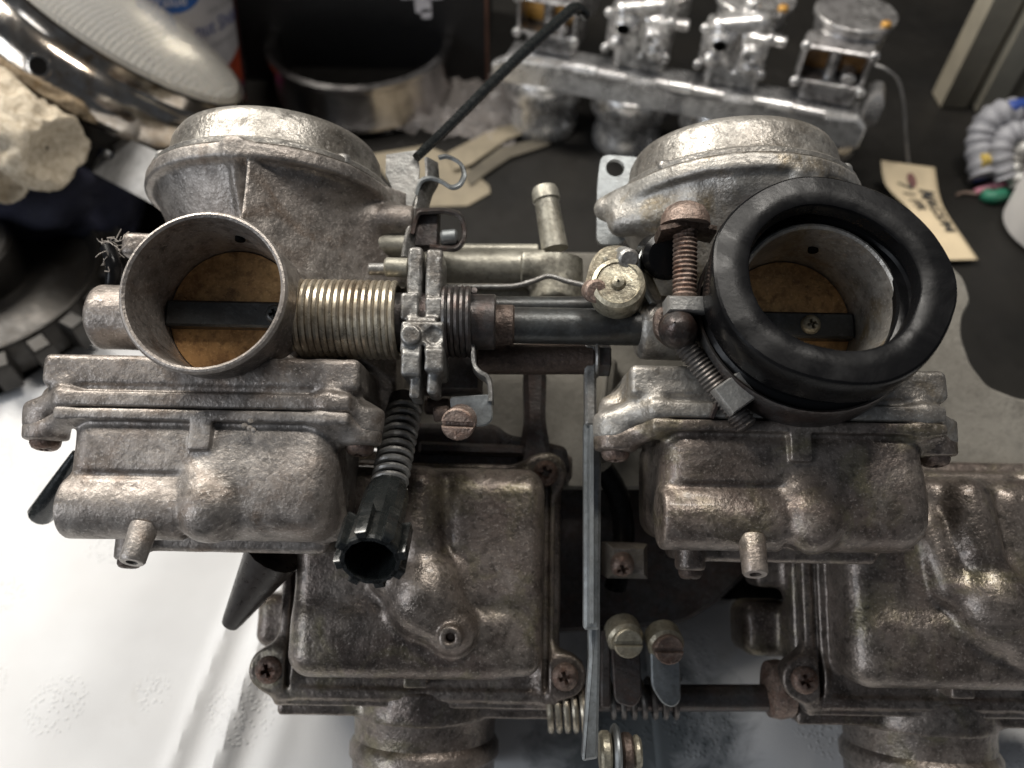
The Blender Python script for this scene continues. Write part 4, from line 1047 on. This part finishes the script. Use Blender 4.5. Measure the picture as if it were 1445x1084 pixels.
# ================================================================== second carburettor rack, far behind
M['bga'] = metal('bright_cast_aluminium', (.84, .83, .81), (.60, .58, .57), amount=.45, gr=.6, rough=(.18, .36), metallic=.75, bump=.12, grain=500, speck=.3)
M['bgd'] = metal('dull_cast_aluminium', (.60, .59, .58), (.34, .32, .32), amount=.5, gr=.5, rough=(.2, .4), metallic=.75, bump=.12, grain=500, speck=.3)
M['gold'] = plain('amber_varnish', (.62, .33, .07), .35, .3, .2, 300, .4)
M['varnish'] = plain('brown_varnish', (.20, .10, .03), .4, .2, .2, 300, .4)
p1, p2 = tb(764, 182), tb(880, 205)
axx = (p2-p1); axx.z = 0; SPC = axx.length; axx.normalize(); ayy = Vector((-axx.y, axx.x, 0))
RK = empty('carburetor_bank', (p1.x, p1.y, 0), (0, 0, math.atan2(axx.y, axx.x)))
tag(RK, 'bright inline rack of four bare carburetors standing behind near the dark wall', 'carburetor')
s_ = SPC/66.0
def S(*a): return tuple(x*s_ for x in a)
def rk(mb, name, mat, parent=None):
    return mb.build(name, M[mat], parent or RK)
for k in range(4):
    x = k*SPC; yb = 30*s_
    lo_, hi_ = (x-32*s_, yb-28*s_, 52*s_), (x+35*s_, yb+48*s_, 142*s_)
    fd = Field(lo_, hi_, .95*s_)
    cx_ = x
    fd.add(fd.span(cx_-19*s_, cx_+19*s_, yb-18*s_, yb+22*s_, 54*s_, 84*s_, 5*s_), 2)
    fd.add(fd.cyl((cx_+3*s_, yb+16*s_, 100*s_), 'z', 22*s_, 20*s_, 4*s_, R2=25*s_), 4)
    fd.add(fd.cyl((cx_+3*s_, yb+16*s_, 119*s_), 'z', 27*s_, 3*s_, 1*s_), 1)
    fd.add(fd.span(cx_-25*s_, cx_+20*s_, yb-22*s_, yb+2*s_, 74*s_, 110*s_, 4*s_), 3)
    if k in (1, 2):
        fd.add(fd.cap((cx_-14*s_, yb-16*s_, 112*s_), (cx_+8*s_, yb-10*s_, 116*s_), 8*s_), 4)
        fd.add(fd.ell((cx_-12*s_, yb-22*s_, 100*s_), (9*s_, 7*s_, 10*s_)), 3)
        fd.add(fd.cyl((cx_+9*s_, yb-20*s_, 94*s_), 'y', 7*s_, 7*s_, 2*s_), 2)
        fd.add(fd.cyl((cx_-16*s_, yb-20*s_, 82*s_), 'y', 5*s_, 6*s_, 1.5*s_), 2)
        fd.add(fd.cyl((cx_+12*s_, yb-20*s_, 78*s_), 'y', 6*s_, 6*s_, 2*s_), 2)
        fd.add(fd.cyl((cx_+2*s_, yb-6*s_, 122*s_), 'z', 5*s_, 10*s_, 2*s_), 2)
        fd.add(fd.cyl((cx_+24*s_, yb-8*s_, 100*s_), 'x', 5*s_, 6*s_, 1.5*s_), 2)
        fd.sub(fd.cyl((cx_+9*s_, yb-28*s_, 94*s_), 'y', 3.4*s_, 5*s_, 1), 1)
        fd.sub(fd.span(cx_-2*s_, cx_+1*s_, yb-40*s_, yb-17*s_, 70*s_, 108*s_, 1), 2)
    else:
        fd.sub(fd.span(cx_-22*s_, cx_+17*s_, yb-30*s_, yb-4*s_, 78*s_, 107*s_, 4*s_), 1)
        fd.add(fd.cyl((cx_-3*s_, yb-12*s_, 92*s_), 'z', 4*s_, 17*s_, 1), 2)
        fd.add(fd.cyl((cx_+9*s_, yb-12*s_, 84*s_), 'y', 5*s_, 9*s_, 1), 2)
    fd.rough(.12*s_, .2, k+20)
    V_, Q_ = fd.mesh(); V_[:, 2] = 54*s_+(V_[:, 2]-54*s_)*.74
    zc = lambda h: (54+(h-54)*.74)*s_
    body = mesh_obj('carburetor_body', V_, Q_, M['bga' if k in (1, 2) else 'bgd'], RK, True, None)
    hpz = [(20, 54), (21, 50), (28, 47), (29.5, 44), (29.5, 30), (28, 28), (24.5, 27), (23.5, 25), (24.5, 12), (26, 9), (26, 2), (24.5, 0), (22, 0), (21, 4), (20, 40)]
    rk(MB().lathe([S(r, h) for r, h in hpz], (x, 0+6*s_, 0), (0, 0, 1), 48), 'inlet_horn', 'bga', body)
    if k in (0, 3):
        mt = 'gold' if k == 0 else 'varnish'
        for dx in (-14, 9):
            rk(MB().box((cx_+dx*s_, yb-5.5*s_, zc(93)), (8.2*s_, 2.5*s_, 9.4*s_), 2), 'float', mt, body)
    for dx, dz in ((-24, 76), (19, 76), (-24, 110), (19, 110)):
        rk(MB().screw((cx_+dx*s_, yb-22.5*s_, zc(dz)), (0, -1, 0), 3.2*s_, 2.4*s_), 'screw', 'bga', body)
    rk(MB().screw((cx_+22*s_, yb+2*s_, zc(122.5)), (0, 0, 1), 3.4*s_, 2.4*s_), 'screw', 'gold', body)
rl_ = MB()
pts = [(-34, 46), (3*66+27, 46), (3*66+27, 60), (3*66+20, 66), (2.5*66, 60), (2*66+24, 66), (1.5*66, 60), (66+24, 66), (.5*66, 60), (20, 66), (-24, 64), (-34, 58)]
rk(MB().prism([S(*q) for q in pts], -4*s_, 4*s_, (0, -16*s_, 0), (1, 0, 0), (0, 0, 1), 1), 'mounting_rail', 'bga')
rk(MB().prism([S(*q) for q in ((-30, 47), (3*66+24, 47), (3*66+24, 54), (-30, 54))], -20*s_, 4*s_, (0, 6*s_, 0), (1, 0, 0), (0, 0, 1), 1), 'rail_flange', 'bga')
for k in range(3):
    rk(MB().cyl(S((k+.28)*66, -22, 67+1), S((k+.98)*66, -22, 67), 3.4*s_, 16), 'linkage_rod', 'bgd')
    rk(MB().cyl(S((k+.42)*66, -23, 68), S((k+.66)*66, -23, 68), 4.6*s_, 16), 'linkage_sleeve', 'bga')
rk(MB().box(S(3*66+30, 10, 62), S(5, 12, 12), 4), 'end_bracket', 'bgd')

# ================================================================== string tag
M['tag'] = plain('manila_card', (.66, .54, .36), .8, 0, .1, 300, .1)
M['tagring'] = plain('maroon_reinforcement', (.22, .10, .09), .8, 0, 0)
M['ink'] = plain('black_marker_ink', (.03, .028, .026), .7, 0, 0)
lft = [(1243, 227), (1250, 262), (1282, 296), (1309, 335), (1330, 368)]; rgt = [(1319, 237), (1325, 275), (1336, 302), (1358, 335), (1380, 367)]
hts = [18, 10, 5, 4, 4]
LP = catmull([tb(x, y, h) for (x, y), h in zip(lft, hts)], 6); RP = catmull([tb(x, y, h) for (x, y), h in zip(rgt, hts)], 6)
TC = sum(LP+RP, Vector())/(2*len(LP)); TC.z = 0
TG = empty('shipping_tag', TC); tag(TG, 'manila card tag with handwriting tied on a string behind the rubber boot', 'tag')
nr = len(LP)-1
def tagpt(u, v_, off=0.0):
    v_ = min(max(v_, 0), 1)*nr; i = min(int(v_), nr-1); t = v_-i
    a_ = LP[i]*(1-t)+LP[i+1]*t; b__ = RP[i]*(1-t)+RP[i+1]*t
    return a_*(1-u)+b__*u-TC+Vector((0, -.2*off, off*2.2))
card = grid_sheet('card', 0, 1, 0, 1, 8, 40, lambda u, v_: tagpt(u, v_), M['tag'], TG, th=.5)
MB().add([tagpt(.52+.085*math.cos(a_), .17+.062*math.sin(a_), .5) for a_ in [2*math.pi*k/24 for k in range(24)]], [tuple(range(24))]).build('hole_reinforcement', M['tagring'], TG, smooth=False)
def tagtext(txt, u0, v0, size, sx=1.0):
    V, Fc = text_mesh(txt, 1.0, 1.0, .02)
    out = [tagpt(u0+p.y*size, v0+p.x*size*sx, .6) for p in V]
    mesh_obj('handwriting', out, Fc, M['ink'], TG, False)
tagtext('MAGS/M', .60, .24, .42, .30)
tagtext("7 1 FR", .24, .20, .36, .32)
# string loops over to the rack behind
stg = catmull([tb(1282, 232, 16), tb(1278, 190, 40), tb(1276, 150, 62), tb(1268, 115, 82), tb(1250, 98, 92), tb(1236, 92, 92)], 6)
M['string'] = plain('grey_string', (.30, .29, .28), .8, 0, .2)
MB().tube([p-TC for p in stg], .9, 8).build('string', M['string'], TG)

# ================================================================== white cup, wiring, boards at right
M['white'] = plain('white_plastic', (.66, .64, .62), .45, 0, .05, 300, .08)
c0 = tb(1425, 345, 0); c0 = Vector((c0.x+38, c0.y+12, 0))
CUP = empty('plastic_cup', c0); tag(CUP, 'white round plastic cup at the right bench side beside the wiring', 'cup')
MB().lathe([(33, 0), (37, 3), (39, 30), (40, 62), (41, 66), (40, 68), (37, 68), (36, 66), (35, 60), (33.5, 48)], (0, 0, 0), (0, 0, 1), 64, True).build('wall', M['white'], CUP)
MB().lathe([(33.8, 46), (20, 47), (.5, 48)], (0, 0, 0), (0, 0, 1), 48).build('dark_hollow', M['hole'], CUP)  # black disc stands for the shaded hollow of the cup
M['loom'] = plain('grey_corrugated_loom', (.28, .28, .30), .5, 0, .1)
M['bluew'] = plain('blue_wire', (.03, .07, .30), .4, 0, .05); M['yel'] = plain('yellow_connector', (.55, .40, .10), .5, 0, .05)
M['grn'] = plain('green_wire', (.03, .20, .12), .5, 0, .05); M['pink'] = plain('pink_wire', (.50, .20, .26), .5, 0, .05)
wc = tb(1420, 225, 0)
WI = empty('wiring_harness', (wc.x, wc.y, 0)); tag(WI, 'coiled grey conduit with blue, yellow and green wires by the white cup', 'wiring')
def wi(mb, name, mat): return mb.build(name, M[mat], WI)
def wl(px, py, h): p = tb(px, py, h); return Vector((p.x-wc.x, p.y-wc.y, p.z))
lp_ = catmull([wl(1390, 250, 10), wl(1384, 205, 22), wl(1396, 172, 34), wl(1425, 160, 38), wl(1470, 170, 30)], 8)
wi(MB().tube(lp_, [9+1.5*(k % 3 == 0) for k in range(len(lp_))], 14), 'conduit', 'loom')
lp_ = catmull([wl(1420, 250, 14), wl(1412, 215, 26), wl(1425, 190, 34), wl(1455, 190, 34), wl(1490, 215, 20)], 8)
wi(MB().tube(lp_, [7+1.3*(k % 3 == 0) for k in range(len(lp_))], 14), 'conduit', 'loom')
lp_ = catmull([wl(1438, 262, 12), wl(1432, 230, 22), wl(1445, 212, 28), wl(1480, 220, 20)], 8)
wi(MB().tube(lp_, [6+1.2*(k % 3 == 0) for k in range(len(lp_))], 14), 'conduit', 'steel')
wi(MB().tube(catmull([wl(1372, 248, 6), wl(1396, 240, 12), wl(1425, 226, 18), wl(1470, 208, 18)], 6), 5, 12), 'blue_sleeve', 'bluew')
wi(MB().tube(catmull([wl(1420, 155, 42), wl(1440, 150, 44), wl(1480, 150, 40)], 6), 5, 12), 'blue_sleeve', 'bluew')
wi(MB().box(wl(1394, 228, 20), (5, 4, 4), 1.2), 'connector', 'yel')
wi(MB().tube(catmull([wl(1390, 275, 3), wl(1402, 278, 5), wl(1420, 272, 4)], 5), 4.5, 10), 'green_wire', 'grn')
wi(MB().tube(catmull([wl(1376, 272, 2), wl(1396, 264, 5), wl(1412, 262, 8), wl(1430, 258, 6)], 5), 2.4, 8), 'pink_wire', 'pink')
wi(MB().tube(catmull([wl(1350, 275, 1.5), wl(1362, 272, 1.5), wl(1378, 274, 2)], 5), 1.2, 8), 'orange_wire', 'rust')

M['board'] = plain('painted_board', (.40, .36, .28), .6, 0, .1, 120, .15)
M['board2'] = plain('pale_board', (.52, .48, .38), .6, 0, .1, 120, .15)
for pa, pb, mt, lab, dy in ((1328, 1366, 'board', 'narrow grey-beige upright board at the back of the bench', 0), (1374, 1408, 'board2', 'wider pale cream upright board next to the narrow one', -6), (1412, 1500, 'board', 'broad grey-beige upright panel beside the pale cream board', 4)):
    a_, b__ = tb(pa, 158), tb(pb, 160)
    o = MB().box(((a_.x+b__.x)/2, a_.y+14+dy, 230), ((b__.x-a_.x)/2, 10, 230), 2).build('upright_board', M[mt]); tag(o, lab, 'board', 'boards standing at the back of the bench')
    V = Vector(((a_.x+b__.x)/2, a_.y+14+dy, 0))
    o.data.transform(Matrix.Translation(-V*MM)); o.location = V*MM
